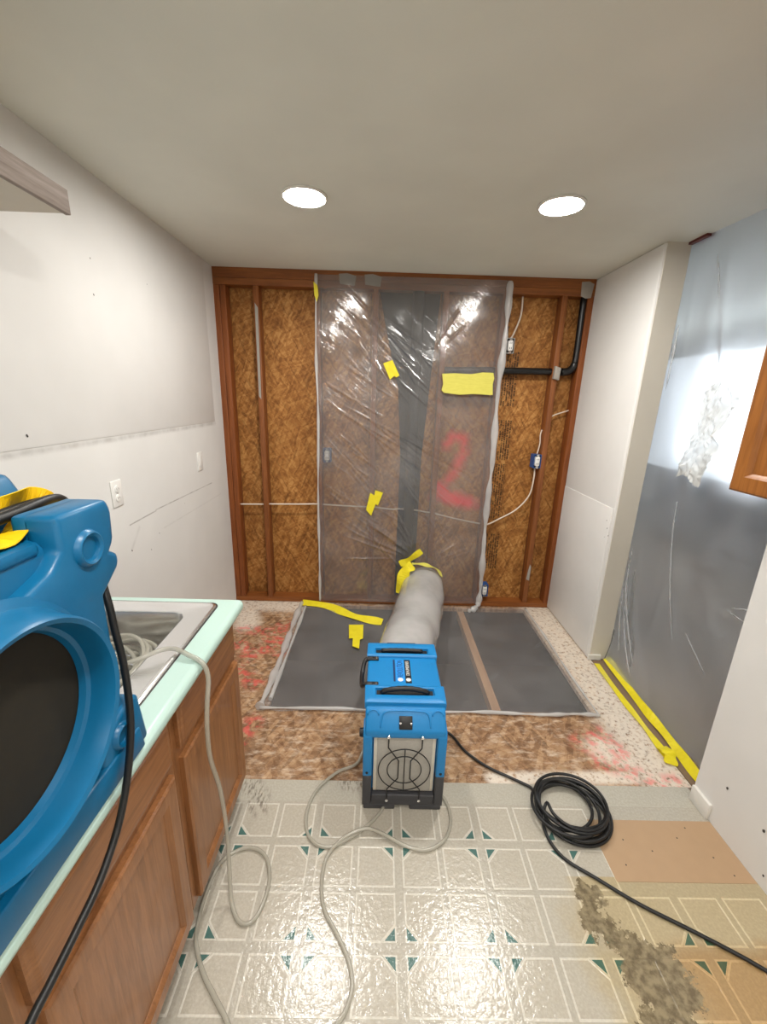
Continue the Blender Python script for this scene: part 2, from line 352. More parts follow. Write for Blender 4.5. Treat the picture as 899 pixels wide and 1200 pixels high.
def cat(pts, n=8, closed=False):     # Catmull-Rom through points
    P = [Vector(p) for p in pts]; out = []
    L = len(P); rngk = range(L if closed else L-1)
    for i in rngk:
        if closed: p0, p1, p2, p3 = P[(i-1) % L], P[i], P[(i+1) % L], P[(i+2) % L]
        else: p0, p1, p2, p3 = P[max(i-1, 0)], P[i], P[i+1], P[min(i+2, L-1)]
        for j in range(n):
            t = j/n; out.append(.5*((2*p1)+(p2-p0)*t+(2*p0-5*p1+4*p2-p3)*t*t+(3*p1-p0-3*p2+p3)*t**3))
    if not closed: out.append(P[-1])
    return out
def tube(bm, path, r, seg=8, closed=False, mi=0, flat=None):
    P = [Vector(p) for p in path]; n = len(P)
    rad = r if callable(r) else (lambda i: r)
    T = []
    for i in range(n):
        a = P[(i-1) % n] if (closed or i > 0) else P[i]; b = P[(i+1) % n] if (closed or i < n-1) else P[i]
        d = b-a; T.append(d.normalized() if d.length > 1e-9 else Vector((0, 0, 1)))
    nrm = T[0].orthogonal().normalized(); rings = []
    for i in range(n):
        nrm = (nrm-T[i]*nrm.dot(T[i])); nrm = nrm.normalized() if nrm.length > 1e-6 else T[i].orthogonal().normalized()
        bi = T[i].cross(nrm)
        rings.append([bm.verts.new(P[i]+(nrm*math.cos(2*PI*k/seg)+bi*math.sin(2*PI*k/seg))*rad(i)) for k in range(seg)])
    for i in range(n if closed else n-1):
        a, b = rings[i], rings[(i+1) % n]
        for k in range(seg):
            f = bm.faces.new((a[k], a[(k+1) % seg], b[(k+1) % seg], b[k])); f.material_index = mi; f.smooth = True
    if not closed:
        bm.faces.new(rings[0][::-1]).material_index = mi; bm.faces.new(rings[-1]).material_index = mi
def tb(name, mat, parent, path, r, seg=8, closed=False):
    bm = bmesh.new(); tube(bm, path, r, seg, closed); o = link(name, bm, mat)
    if parent: under(o, parent)
    return o
def lathe(bm, prof, origin, axis, seg=32, mi=0):   # prof: (radius, height along axis)
    ax = Vector(axis).normalized(); a = ax.orthogonal().normalized(); b = ax.cross(a); O = Vector(origin); rings = []
    for r, h in prof:
        if r < 1e-6: rings.append([bm.verts.new(O+ax*h)])
        else: rings.append([bm.verts.new(O+ax*h+(a*math.cos(2*PI*k/seg)+b*math.sin(2*PI*k/seg))*r) for k in range(seg)])
    for p, q in zip(rings, rings[1:]):
        for k in range(seg):
            k2 = (k+1) % seg
            if len(p) == 1 and len(q) == 1: continue
            vs_ = [p[0], q[k2], q[k]] if len(p) == 1 else [p[k], p[k2], q[0]] if len(q) == 1 else [p[k], p[k2], q[k2], q[k]]
            f = bm.faces.new(vs_); f.material_index = mi; f.smooth = True
def la(name, mat, parent, prof, origin, axis, seg=32, deg=35):
    bm = bmesh.new(); lathe(bm, prof, origin, axis, seg); bmesh.ops.recalc_face_normals(bm, faces=bm.faces); o = link(name, bm, mat); smooth_angle(o, deg)
    if parent: under(o, parent)
    return o
def prism(bm, poly, fn, t0, t1, bev=0, mi=0):      # polygon extruded; fn maps (a, b, t) to a point
    lo = [bm.verts.new(fn(a, b, t0)) for a, b in poly]; hi = [bm.verts.new(fn(a, b, t1)) for a, b in poly]; n = len(poly)
    fs = [bm.faces.new(lo[::-1]), bm.faces.new(hi)]+[bm.faces.new((lo[i], lo[(i+1) % n], hi[(i+1) % n], hi[i])) for i in range(n)]
    for f in fs: f.material_index = mi
    bmesh.ops.recalc_face_normals(bm, faces=fs)
    if bev: bmesh.ops.bevel(bm, geom=list({e for f in fs for e in f.edges}), offset=bev, segments=2, profile=.5, affect='EDGES', clamp_overlap=True)
def pr(name, mat, parent, poly, fn, t0, t1, bev=0):
    bm = bmesh.new(); prism(bm, poly, fn, t0, t1, bev); o = link(name, bm, mat); smooth_angle(o, 45)
    if parent: under(o, parent)
    return o
def grid_mesh(name, mat, P, parent=None, thick=0):   # P: array (rows, cols, 3)
    r, c, _ = P.shape; me = bpy.data.meshes.new(name)
    idx = np.arange(r*c).reshape(r, c)
    q = np.stack([idx[:-1, :-1], idx[:-1, 1:], idx[1:, 1:], idx[1:, :-1]], -1).reshape(-1, 4)
    me.from_pydata(P.reshape(-1, 3).tolist(), [], q.tolist()); me.materials.append(mat); me.shade_smooth()
    o = bpy.data.objects.new(name, me); COL.objects.link(o)
    if parent: under(o, parent)
    return o
def crease(U, V, a, b, w, amp):
    ax_, ay = a; bx_, by = b; dx, dy = bx_-ax_, by-ay; L = math.hypot(dx, dy)
    t = ((U-ax_)*dx+(V-ay)*dy)/L**2; d = ((U-ax_)*-dy+(V-ay)*dx)/L
    env = np.clip(np.minimum(t, 1-t)*4, 0, 1)
    return amp*env*np.clip(1-np.abs(d)/w, 0, 1)**1.15
def smooth_noise(shape, cells, seed):
    g = np.random.default_rng(seed).normal(size=(cells[0]+2, cells[1]+2))
    y = np.linspace(0, cells[0], shape[0]); x = np.linspace(0, cells[1], shape[1])
    yi = y.astype(int); xi = x.astype(int); fy = (y-yi)[:, None]; fx = (x-xi)[None]; fy = fy*fy*(3-2*fy); fx = fx*fx*(3-2*fx)
    A = g[np.ix_(yi, xi)]; Bq = g[np.ix_(yi, xi+1)]; Cq = g[np.ix_(yi+1, xi)]; D = g[np.ix_(yi+1, xi+1)]
    return (A*(1-fx)+Bq*fx)*(1-fy)+(Cq*(1-fx)+D*fx)*fy

# ------------------------------------------------------------------ the room
struct(bx('ceiling', M['ceiling'], None, XL-.2, 4.0, -2.8, 6.2, C, C+.1))
fl = struct(bx('floor', M['v_sheet'], None, XL-.05, XN+.05, -2.65, 1.325, -.03, 0))
bx('vinyl_strip', M['v_plain'], fl, XL-.05, .93, 1.325, 1.424, -.03, -.0005)
bx('vinyl_strip', M['v_plain'], fl, .932, XN+.02, 1.326, 1.424, -.03, -.0008)
HX0, HX1, HY0, HY1 = -.57, 1.205, 1.862, 3.0
for a in ((XL-.05, -.02, 1.4245, HY0), (-.018, XR+.02, 1.4245, HY0), (XL-.05, HX0, HY0+.0015, B+.1), (HX1, XR+.02, HY0+.0015, B+.1), (HX0, HX1, HY1, B+.1)):
    bx('subfloor_panel', M['osb_floor'], fl, a[0], a[1], a[2], a[3], -.03, -.003)
bx('floor_joist', M['joist'], fl, .665, .715, HY0-.02, HY1+.02, -.09, -.03)
bx('underlayment_patch', M['hardboard'], fl, .885, 1.392, 1.045, 1.268, 0, .0012)
for x, y in ((.99, 1.19), (1.08, 1.15), (1.21, 1.20), (1.30, 1.13), (1.27, 1.24), (1.33, 1.07), (.95, 1.10)):
    la('nail_head', M['pock'], fl, [(0, .0006), (.0022, .0005), (.003, 0)], (x, y, .0012), (0, 0, 1), 8)
bm = bmesh.new()
z = -.62
box(bm, HX0-.5, HX1+.4, HY0-.5, HY1+.1, z, z+.02)
for a in ((HX0-.52, HX0-.5, HY0-.5, HY1+.1), (HX1+.4, HX1+.42, HY0-.5, HY1+.1), (HX0-.5, HX1+.4, HY0-.52, HY0-.5), (HX0-.5, HX1+.4, HY1+.1, HY1+.12)): box(bm, *a, z, -.03)
struct(link('ground', bm, M['crawl']))

# vinyl tiles: two by two tiles to a repeat, teal corners meeting at every crossing
PX, PY, CX0, CY0 = .3165, .3135, .107, 1.165
TS = .5*PX; mrg = .014
def tile_mesh():
    bm = bmesh.new(); a, b = mrg, TS-.009; cut = .046
    def ring(i0, z): 
        lo, hi = a+i0, b-i0; c = cut+.001-i0*.6
        return [bm.verts.new(p) for p in ((lo+c, lo, z), (hi, lo, z), (hi, hi, z), (lo, hi, z), (lo, lo+c, z))]
    r0, r1, r2_, r3 = ring(0, 0), ring(.001, .0008), ring(.0055, .0008), ring(.0065, .0003)
    for p, q, mi in ((r0, r1, 1), (r1, r2_, 1), (r2_, r3, 1)):
        for i in range(5):
            f = bm.faces.new((p[i], p[(i+1) % 5], q[(i+1) % 5], q[i])); f.material_index = mi
    bm.faces.new(r3)
    me = bpy.data.meshes.new('vinyl_tile'); bm.to_mesh(me); bm.free(); me.materials.append(M['v_face']); me.materials.append(M['v_border'])
    bm = bmesh.new(); prism(bm, [(mrg, mrg), (mrg+cut, mrg), (mrg, mrg+cut)], lambda p, q, t: (p, q, t), 0, .0007, mi=1); e_ = .005
    prism(bm, [(mrg+e_, mrg+e_), (mrg+cut-e_*1.6, mrg+e_), (mrg+e_, mrg+cut-e_*1.6)], lambda p, q, t: (p, q, t), .0005, .0010)
    mt = bpy.data.meshes.new('tile_corner'); bm.to_mesh(mt); bm.free(); mt.materials.append(M['teal']); mt.materials.append(M['v_border'])
    return me, mt
tm, tt = tile_mesh()
for i in range(-3, 5):
    for j in range(-3, 1):
        for qx, qy in ((1, 1), (-1, 1), (-1, -1), (1, -1)):
            x, y = CX0+i*PX, CY0+j*PY
            ex, ey = x+qx*TS, y+qy*TS
            if max(x, ex) > XN-.005 and min(x, ex) > XN-.1 or min(x, ex) < -.72 or min(y, ey) < .3: continue
            if max(y, ey) > 1.345: continue
            if max(x, ex) > XN: continue
            if max(x, ex) > .93 and max(y, ey) > 1.06: continue
            for me, nm in ((tm, 'vinyl_tile'), (tt, 'tile_corner')):
                o = bpy.data.objects.new(nm, me); COL.objects.link(o); o.location = (x, y, 0); o.scale = (qx, qy, 1); o.parent = fl

# left wall
wl = struct(bx('wall_left', M['wall_left'], None, XL-.12, XL, -2.7, B+.002, 0, C))
bx('drywall_panel', M['wall_left'], wl, XL-.004, XL+.0018, -2.6, 2.895, 1.444, C, bev=.001)
for y, z, s in ((1.80, .914, .010), (1.955, .86, .006), (2.045, .917, .006), (1.35, 1.485, .012), (1.80, 2.125, .007), (1.79, 1.995, .009), (2.2, 2.13, .005), (2.35, 1.0, .004)):
    la('nail_hole', M['pock'], wl, [(0, .0012), (s*.4, .001), (s*.5, 0)], (XL+(.0018 if z > 1.444 else 0), y, z), (1, .3, .2), 7)
# right wall: the far stretch, then an opening under plastic, then the near stretch
wr = struct(bx('wall_right', M['wall'], None, XR, 1.552, 2.362, B+.12, 0, C, bev=.012, seg=3))
bx('end_panel', M['beige_wall'], wr, XR+.012, 1.553, 2.357, 2.40, 0, C)
bx('drywall_panel', M['wall'], wr, XR-.004, XR+.004, 2.385, B, .012, 1.03, bev=.0015)
bx('baseboard', M['trim_white'], wr, XR-.003, 1.50, 2.345, 2.357, 0, .035)
for y, z, s in ((2.42, .945, .008), (2.40, .90, .010), (2.375, .86, .009), (2.41, .84, .005)):
    la('nail_hole', M['pock'], wr, [(0, .0012), (s*.4, .001), (s*.5, 0)], (XR-.004, y, z), (-1, .3, .2), 7)
wn = struct(bx('wall_near', M['wall'], None, XN, 1.54, -2.7, 1.375, 0, C))
for y, z, s in ((1.245, .205, .011), (1.085, .20, .012), (1.04, .05, .008)):
    la('nail_hole', M['pock'], wn, [(0, .0015), (s*.5, .001), (s*.6, 0)], (XN, y, z), (-1, .3, .2), 7)
struct(bx('baseboard_right', M['trim_white'], None, XN-.014, XN, 1.277, 1.372, 0, .075, bev=.002))
struct(bx('wall_front', M['wall'], None, XL-.12, 1.54, -2.75, -2.65, 0, C))
# back wall of bare studs
wb = struct(bx('wall_back', M['tar'], None, XL-.1, XR+.12, B+.105, B+.16, 0, C))
for x0, x1 in ((XL-.1, -.09), (-.088, .40), (.402, 1.19), (1.192, XR+.1)):
    bx('sheathing_panel', M['osb_wall'], wb, x0, x1, B+.089, B+.105, 0, C)
bx('top_plate', M['stud_x'], wb, XL, XR, B, B+.088, 2.335, 2.377); bx('top_plate', M['stud_x'], wb, XL, XR, B, B+.088, 2.379, C)
bx('bottom_plate', M['stud_x'], wb, XL, XR, B, B+.088, 0, .04)
for x0, x1, m in ((XL, -1.108, 'stud_edge'), (-1.106, -1.068, 'stud_edge'), (-.885, -.847, 'stud'), (-.47, -.432, 'stud'), (-.075, -.037, 'stud'), (.40, .438, 'stud'), (.80, .838, 'stud'), (1.205, 1.243, 'stud'), (1.38, XR, 'stud_edge')):
    bx('stud', M[m], wb, x0, x1, B, B+.088, .0405, 2.3345, bev=.003)
pr('building_paper', M['tar'], wb, [(-.03, 2.334), (.39, 2.334), (.35, 1.75), (.315, 1.2), (.31, .041), (.15, .041), (.155, 1.2), (.12, 1.7), (.02, 2.1)], lambda a, b, t: (a, t, b), B+.08, B+.0885)
pr('plaster_smear', M['plaster'], wb, [(1.325, 2.335), (1.36, 2.32), (1.395, 2.325), (1.405, 2.41), (1.37, 2.425), (1.32, 2.42)], lambda a, b, t: (a, t, b), B-.004, B, .001)
for x in (-.30, -.13):
    pr('plaster_smear', M['plaster'], wb, [(x, 2.36), (x+.1, 2.35), (x+.11, 2.41), (x+.05, 2.425), (x-.005, 2.42)], lambda a, b, t: (a, t, b), B-.004, B, .001)
pr('plaster_smear', M['plaster'], wb, [(-.878, 1.62), (-.862, 1.60), (-.855, 2.2), (-.875, 2.23)], lambda a, b, t: (a, t, b), B-.002, B, .0005)
pr('plaster_smear', M['plaster'], wb, [(1.212, .25), (1.238, .24), (1.24, .36), (1.228, .38), (1.22, .33)], lambda a, b, t: (a, t, b), B-.002, B, .0005)
pr('plaster_smear', M['plaster'], wb, [(1.205, 1.80), (1.245, 1.79), (1.25, 1.87), (1.21, 1.885)], lambda a, b, t: (a, t, b), B-.03, B, .003)

# room beyond the curtain, with a daylit window
struct(bx('floor_adjoining', M['room_floor'], None, XN+.05, 3.7, -2.65, 6.2, -.05, -.004))
struct(bx('wall_adjoining', M['room_wall'], None, 1.55, 3.7, 6.1, 6.2, 0, C))
struct(bx('wall_end', M['room_wall'], None, 1.54, 3.7, -2.75, -2.65, 0, C))
struct(bx('wall_side', M['room_wall'], None, XR+.02, 1.552, B+.121, 6.1, 0, C))
WY0, WY1, WZ0, WZ1 = 3.2, 5.9, .85, 2.25
ww = struct(bx('wall_window', M['room_wall'], None, 3.5, 3.7, -2.65, 6.1, 0, WZ0))
bx('wall_header', M['room_wall'], ww, 3.5, 3.7, -2.65, 6.1, WZ1, C)
bx('wall_pier', M['room_wall'], ww, 3.5, 3.7, -2.65, WY0, WZ0, WZ1); bx('wall_pier', M['room_wall'], ww, 3.5, 3.7, WY1, 6.1, WZ0, WZ1)
wi = struct(empty('window_1', (3.6, (WY0+WY1)/2, WZ0)))
for a in ((WY0, WY0+.05, WZ0, WZ1), (WY1-.05, WY1, WZ0, WZ1), ((WY0+WY1)/2-.03, (WY0+WY1)/2+.03, WZ0, WZ1), (WY0, WY1, WZ0, WZ0+.05), (WY0, WY1, WZ1-.05, WZ1)):
    bx('window_frame', M['trim_white'], wi, 3.53, 3.60, *a)
for a in ((WY0+.05, (WY0+WY1)/2-.03), ((WY0+WY1)/2+.03, WY1-.05)):
    bx('pane', M['glass'], wi, 3.56, 3.565, *a, WZ0+.05, WZ1-.05)
struct(bx('trim_1', M['red_strip'], None, 1.535, 1.575, 2.235, 2.362, C-.012, C))

# ------------------------------------------------------------------ ceiling lights
def ceiling_light(x, y, label):
    t = tag(empty('ceiling_light', (x, y, C)), label, 'ceiling light', 'recessed ceiling lights')
    la('trim_ring', M['trim_white'], t, [(.082, 0), (.096, -.001), (.097, -.006), (.088, -.010), (.083, -.006)], (x, y, C), (0, 0, 1), 40)
    la('baffle', M['gry'], t, [(.0838, -.0062), (.0818, -.0064), (.0812, -.003)], (x, y, C), (0, 0, 1), 40)
    la('lens', M['lens'], t, [(.083, -.002), (.080, -.005), (0, -.006)], (x, y, C), (0, 0, 1), 40)
ceiling_light(-.345, 2.005, 'round recessed ceiling light on the left of the picture, above the taped sheet')
ceiling_light(.735, 2.0, 'round recessed ceiling light on the right, nearer the plastic curtain')
ceiling_light(.10, .42, 'round recessed ceiling light above the camera, out of the picture')
ceiling_light(-.345, -1.0, 'unseen recessed ceiling light added behind the camera on the left for fill')  # added lamp, never seen: fills the room from behind the camera
ceiling_light(.735, -1.0, 'unseen recessed ceiling light added behind the camera on the right for fill')  # second added fill lamp, also unseen

# ------------------------------------------------------------------ pipes, boxes and cables in the back wall
pp = [(.425, B+.035, 1.835), (.80, B+.035, 1.845), (1.28, B+.035, 1.85)]+[(1.30+.07*math.sin(a), B+.035, 1.92-.07*math.cos(a)) for a in (0, .35, .7, 1.05, 1.4)]+[(1.372, B+.035, 2.0), (1.366, B+.035, 2.36)]
t = tag(empty('drain_pipe', (.42, B+.035, 1.84)), 'black plastic pipe running level across studs then bending up to ceiling', 'pipe')
for i, w in enumerate(((0, 2), (2, 8), (8, 10))):
    seg_ = pp[w[0]:w[1]] if i == 0 else pp[w[0]:w[1]] if i == 1 else pp[w[0]-1:w[1]]
    if i == 0: seg_ = pp[0:3]
    tb(('pipe', 'elbow', 'riser')[i], M['abs'], t, cat(seg_, 4), .024 if i != 1 else .0275, 14)
tag(tb('vent_stack', M['stack'], None, [(.235, B+.03, .041), (.235, B+.03, 2.334)], .04, 20), 'wide black vertical vent stack behind the plastic sheet', 'pipe')
def outlet_box(x, z, label, m, y=B+.01, rot=0):
    t = tag(empty('outlet_box', (x, y, z)), label, 'outlet box', 'electrical boxes on the back wall')
    bm = bmesh.new()
    for a in ((-.028, -.024, -.05, .05), (.024, .028, -.05, .05), (-.024, .024, -.05, -.046), (-.024, .024, .046, .05)): box(bm, x+a[0], x+a[1], y-.012, y+.06, z+a[2], z+a[3])
    box(bm, x-.024, x+.024, y+.05, y+.06, z-.046, z+.046)
    under(link('box_body', bm, M[m]), t)
    r = bx('receptacle', M['white_pl'], t, x-.017, x+.017, y-.02, y+.03, z-.034, z+.034, bev=.006)
    bx('yoke', M['chrome'], t, x-.009, x+.009, y-.016, y-.010, z-.052, z+.052)
    for dz in (-.017, .017):
        for dx in (-.006, .006):
            s = bx('slot', M['slot'], t, x+dx-.0015, x+dx+.0015, y-.0212, y-.018, z+dz-.006, z+dz+.006); s.parent = r; s.matrix_parent_inverse = Matrix.Identity(4)
    return t
outlet_box(.885, 2.01, 'grey metal outlet box high on the wall, above the black pipe', 'box_grey')
outlet_box(1.178, 1.21, 'blue plastic outlet box fixed to the stud under the black pipe', 'box_blue')
outlet_box(.885, .14, 'blue plastic outlet box low on the wall by the sheet corner', 'box_blue')
outlet_box(-.395, 1.21, 'outlet box seen through the left edge of the plastic sheet', 'box_blue')
tag(tb('cable', M['cable'], None, cat([(-1.07, B+.02, .812), (-.9, B+.025, .815), (-.866, B+.03, .818), (-.83, B+.025, .818), (-.6, B+.02, .825), (-.46, B+.03, .826), (-.2, B+.02, .82), (-.055, B+.03, .815), (.1, B+.04, .80), (.17, B+.074, .796), (.30, B+.074, .788), (.37, B+.04, .783), (.42, B+.03, .78), (.6, B+.03, .74), (.82, B+.03, .70), (.86, B+.03, .698), (.955, B+.05, .74), (1.08, B+.05, .82), (1.165, B+.04, .94), (1.18, B+.03, 1.08), (1.18, B+.04, 1.16)]), .006, 6),
    'cream cable running level across the wall then curving up to blue box', 'cable')
tag(tb('cable', M['cable'], None, cat([(.952, B+.055, 2.334), (.95, B+.05, 2.21), (.91, B+.04, 2.09), (.89, B+.03, 2.062)]), .006, 6), 'cream cable hanging from top plate into grey outlet box', 'cable')
tag(tb('cable', M['cable'], None, cat([(1.185, B+.04, 1.262), (1.20, B+.05, 1.34), (1.195, B+.05, 1.40), (1.202, B+.05, 1.44)]), .005, 6), 'short cream cable rising from blue outlet box on the stud', 'cable')
tag(tb('cable', M['cable'], None, cat([(1.245, B+.05, 1.53), (1.29, B+.045, 1.555), (1.38, B+.05, 1.585)]), .005, 6), 'short cream cable between stud and right corner stud', 'cable')

# wall outlets on the left wall
def wall_plate(y, z, label, duplex=True):
    t = tag(empty('wall_outlet', (XL, y, z)), label, 'outlet', 'wall plates on the left wall')
    p_ = bx('cover_plate', M['white_pl'], t, XL, XL+.006, y-.036, y+.036, z-.058, z+.058, bev=.003)
    if duplex:
        for dz in (-.020, .020):
            r = la('receptacle', M['white_pl'], t, [(.017, 0), (.0165, .003), (.015, .0035), (0, .0035)], (XL+.006, y, z+dz), (1, 0, 0), 20)
            for dy in (-.006, .006):
                s = bx('slot', M['slot'], t, XL+.0094, XL+.0098, y+dy-.001, y+dy+.001, z+dz-.003, z+dz+.006); s.parent = r; s.matrix_parent_inverse = Matrix.Identity(4)
    else:
        bx('rocker', M['white_pl'], t, XL+.006, XL+.009, y-.016, y+.016, z-.033, z+.033, bev=.001)
    la('screw', M['chrome'], t, [(.003, 0), (.0025, .0012), (0, .0015)], (XL+.006, y, z), (1, 0, 0), 8)
wall_plate(1.748, 1.20, 'white duplex outlet plate on left wall nearer the blue machine')
wall_plate(2.60, 1.212, 'white plate on left wall nearer the bare stud wall', False)

# ------------------------------------------------------------------ kitchen base units
FX = -.537
def raised_panel(name, parent, y0, y1, z0, z1, m, door=True, x=FX, sgn=1, fr=.058):
    fn = lambda a, b, c: (x+sgn*c, a, b)
    def ringed(levels, mi=0):
        bm = bmesh.new(); prev = None
        for ins, h in levels:
            r = [bm.verts.new(fn(a, b, h)) for a, b in ((y0+ins, z0+ins), (y1-ins, z0+ins), (y1-ins, z1-ins), (y0+ins, z1-ins))]
            if prev:
                for i in range(4): bm.faces.new((prev[i], prev[(i+1) % 4], r[(i+1) % 4], r[i]))
            else: bm.faces.new(r[::-1])
            prev = r
        bm.faces.new(prev); bmesh.ops.recalc_face_normals(bm, faces=bm.faces); return bm
    if door:
        bm = bmesh.new()
        d = under(link(name, ringed([(0, 0), (0, .014), (.006, .019), (.012, .0195), (fr-.012, .0195), (fr-.006, .015), (fr, .010), (fr+.001, .008)]), m), parent)
        pnl = link('door_panel', ringed([(fr+.001, .0078), (fr+.001, .0085), (fr+.008, .0088)]), m); pnl.parent = d
    else:
        d = under(link(name, ringed([(0, 0), (0, .012), (.004, .0145), (.010, .0155), (.016, .019), (.02, .0195)]), m), parent)
    return d
def base_cabinet(y0, y1, label, drawer, door):
    t = tag(empty('base_cabinet', (-.84, (y0+y1)/2, 0)), label, 'cabinet', 'oak base cabinets under the counter')
    bm = bmesh.new(); 
    for a in ((XL+.01, FX-.019, y0, y0+.016), (XL+.01, FX-.019, y1-.016, y1)): box(bm, *a, .10, .856)
    box(bm, XL+.01, FX-.019, y0+.016, y1-.016, .10, .116); box(bm, XL+.01, XL+.016, y0+.016, y1-.016, .116, .856)
    under(link('carcass', bm, M['oak']), t)
    bm = bmesh.new(); a, b = FX-.0188, FX-.0002
    for y_ in ((y0, y0+.036), (y1-.036, y1)): box(bm, a, b, *y_, .10, .856)
    for z_ in ((.10, .135), (.655, .70), (.83, .856)): box(bm, a, b, y0+.036, y1-.036, *z_)
    under(link('face_frame', bm, M['oak']), t)
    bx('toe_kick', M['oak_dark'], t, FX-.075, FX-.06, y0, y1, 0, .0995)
    raised_panel('drawer_front', t, *drawer, M['oak_y'], False)
    raised_panel('door', t, *door, M['oak'])
base_cabinet(.886, 1.357, 'oak base cabinet at the far end of the counter with drawer and door', (.907, 1.335, .695, .838), (.912, 1.345, .118, .660))
base_cabinet(.395, .884, 'oak base cabinet under the blue machine, nearest the camera', (.415, .860, .695, .838), (.425, .858, .118, .660))

# counter with a sink cut-out, rolled edges
SX0, SX1, SY0, SY1 = -1.04, -.585, .56, 1.318     # cut-out
def countertop():
    bm = bmesh.new(); x0, x1, y0, y1 = XL+.001, -.492, -.05, 1.383
    def lp(z, q): return [bm.verts.new((x, y, z)) for x, y in q]
    out_ = ((x0, y0), (x1, y0), (x1, y1), (x0, y1)); inn = ((SX0, SY0), (SX1, SY0), (SX1, SY1), (SX0, SY1))
    ot, it, ob, ib = lp(.903, out_), lp(.903, inn), lp(.858, out_), lp(.858, inn)
    for i in range(4):
        j = (i+1) % 4
        bm.faces.new((ot[i], ot[j], it[j], it[i])); bm.faces.new((ob[j], ob[i], ib[i], ib[j])); bm.faces.new((ob[i], ob[j], ot[j], ot[i])); bm.faces.new((it[i], it[j], ib[j], ib[i]))
    bmesh.ops.recalc_face_normals(bm, faces=bm.faces); bm.edges.ensure_lookup_table()
    es = [e for e in bm.edges if all(v in ot or v in ob for v in e.verts) and all((v.co.x > x1-.001 or v.co.y > y1-.001) for v in e.verts) and not all(v.co.x < x0+.001 for v in e.verts) and not all(v.co.y < y0+.001 for v in e.verts)]
    bmesh.ops.bevel(bm, geom=es, offset=.019, segments=5, profile=.5, affect='EDGES', clamp_overlap=True)
    return smooth_angle(link('countertop', bm, M['mint']), 35)
tag(countertop(), 'mint green laminate countertop with rolled edge along the left wall', 'countertop')
def rrect(x0, x1, y0, y1, r, n=6):
    out = []
    for cx, cy_, a0 in ((x1-r, y1-r, 0), (x0+r, y1-r, PI/2), (x0+r, y0+r, PI), (x1-r, y0+r, 1.5*PI)):
        for i in range(n+1): a = a0+PI/2*i/n; out.append((cx+r*math.cos(a), cy_+r*math.sin(a)))
    return out
def loft(bm, loops, cap=True):
    prev = None
    for pts, z in loops:
        r = [bm.verts.new((x, y, z)) for x, y in pts]
        if prev:
            n = len(r)
            for i in range(n): f = bm.faces.new((prev[i], prev[(i+1) % n], r[(i+1) % n], r[i])); f.smooth = True
        prev = r
    if cap: bm.faces.new(prev)
sink = tag(empty('kitchen_sink', (-.80, .95, .903)), 'stainless steel drop-in sink set in the mint countertop', 'sink')
bm = bmesh.new(); o_ = (SX0-.02, SX1+.018, SY0-.02, SY1+.02); b_ = (-1.00, -.652, .80, 1.272)
ins = lambda q, d: (q[0]+d, q[1]-d, q[2]+d, q[3]-d)
loft(bm, [(rrect(*o_, .03), .9035), (rrect(*ins(o_, .004), .028), .908), (rrect(*ins(o_, .010), .026), .9095), (rrect(*ins(o_, .016), .024), .908), (rrect(*ins(o_, .022), .02), .9055),
          (rrect(*ins(b_, -.008), .05), .9055), (rrect(*ins(b_, -.002), .048), .903), (rrect(*b_, .046), .898), (rrect(*ins(b_, .004), .045), .86), (rrect(*ins(b_, .012), .045), .77), (rrect(*ins(b_, .022), .045), .745), (rrect(*ins(b_, .05), .04), .735)])
bmesh.ops.recalc_face_normals(bm, faces=bm.faces)
for f in bm.faces: f.normal_flip() if f.normal.z < -.5 else None
under(smooth_angle(link('bowl', bm, M['steel']), 50), sink)
bm = bmesh.new(); q0, q1 = rrect(*ins(o_, -.004), .034), rrect(*ins(o_, .001), .03)
loft(bm, [(q0, .9032), (q0, .9046), (q1, .9046), (q1, .9032)], False)
under(link('gasket', bm, M['dk_steel']), sink)
la('drain', M['dk_steel'], sink, [(.04, .001), (.036, .003), (.02, .001), (0, .001)], (-.83, 1.08, .735), (0, 0, 1), 24)

# clear hose coiled in the sink, over the counter edge and down to the floor
coil = []
for i in range(13*16):
    a = 2*PI*i/16; tn = i/16
    rr = 1+.12*math.sin(tn*2.3)+.06*math.sin(tn*7.1+a)
    coil.append((-.824+.122*rr*math.cos(a)+.018*math.sin(tn*3.7), 1.035+.158*rr*math.sin(a)+.03*math.cos(tn*2.9), .750+.0085*tn+.012*math.sin(a*1.5+tn)))
coil += [(-.74, .93, .87), (-.69, .955, .915), (-.645, .985, .924), (-.61, 1.02, .926), (-.575, 1.03, .924), (-.53, 1.012, .918), (-.487, 1.0, .902), (-.470, .992, .86), (-.466, .962, .80), (-.468, .95, .72), (-.475, .965, .60), (-.472, 1.0, .44), (-.466, 1.005, .25), (-.462, .985, .10),
         (-.45, .955, .02), (-.412, .91, .008), (-.371, .91, .008), (-.349, .957, .008), (-.346, 1.031, .008), (-.376, 1.1, .008), (-.429, 1.131, .008), (-.484, 1.124, .008), (-.535, 1.08, .008), (-.548, .98, .008), (-.535, .88, .008), (-.506, .826, .008), (-.467, .779, .008), (-.42, .736, .008), (-.355, .673, .008), (-.28, .55, .008), (-.25, .4, .008)]
tag(tb('drain_hose', M['hose'], None, cat(coil, 4), .0068, 8), 'clear hose coiled in the sink and hanging down the oak cabinet front', 'hose')
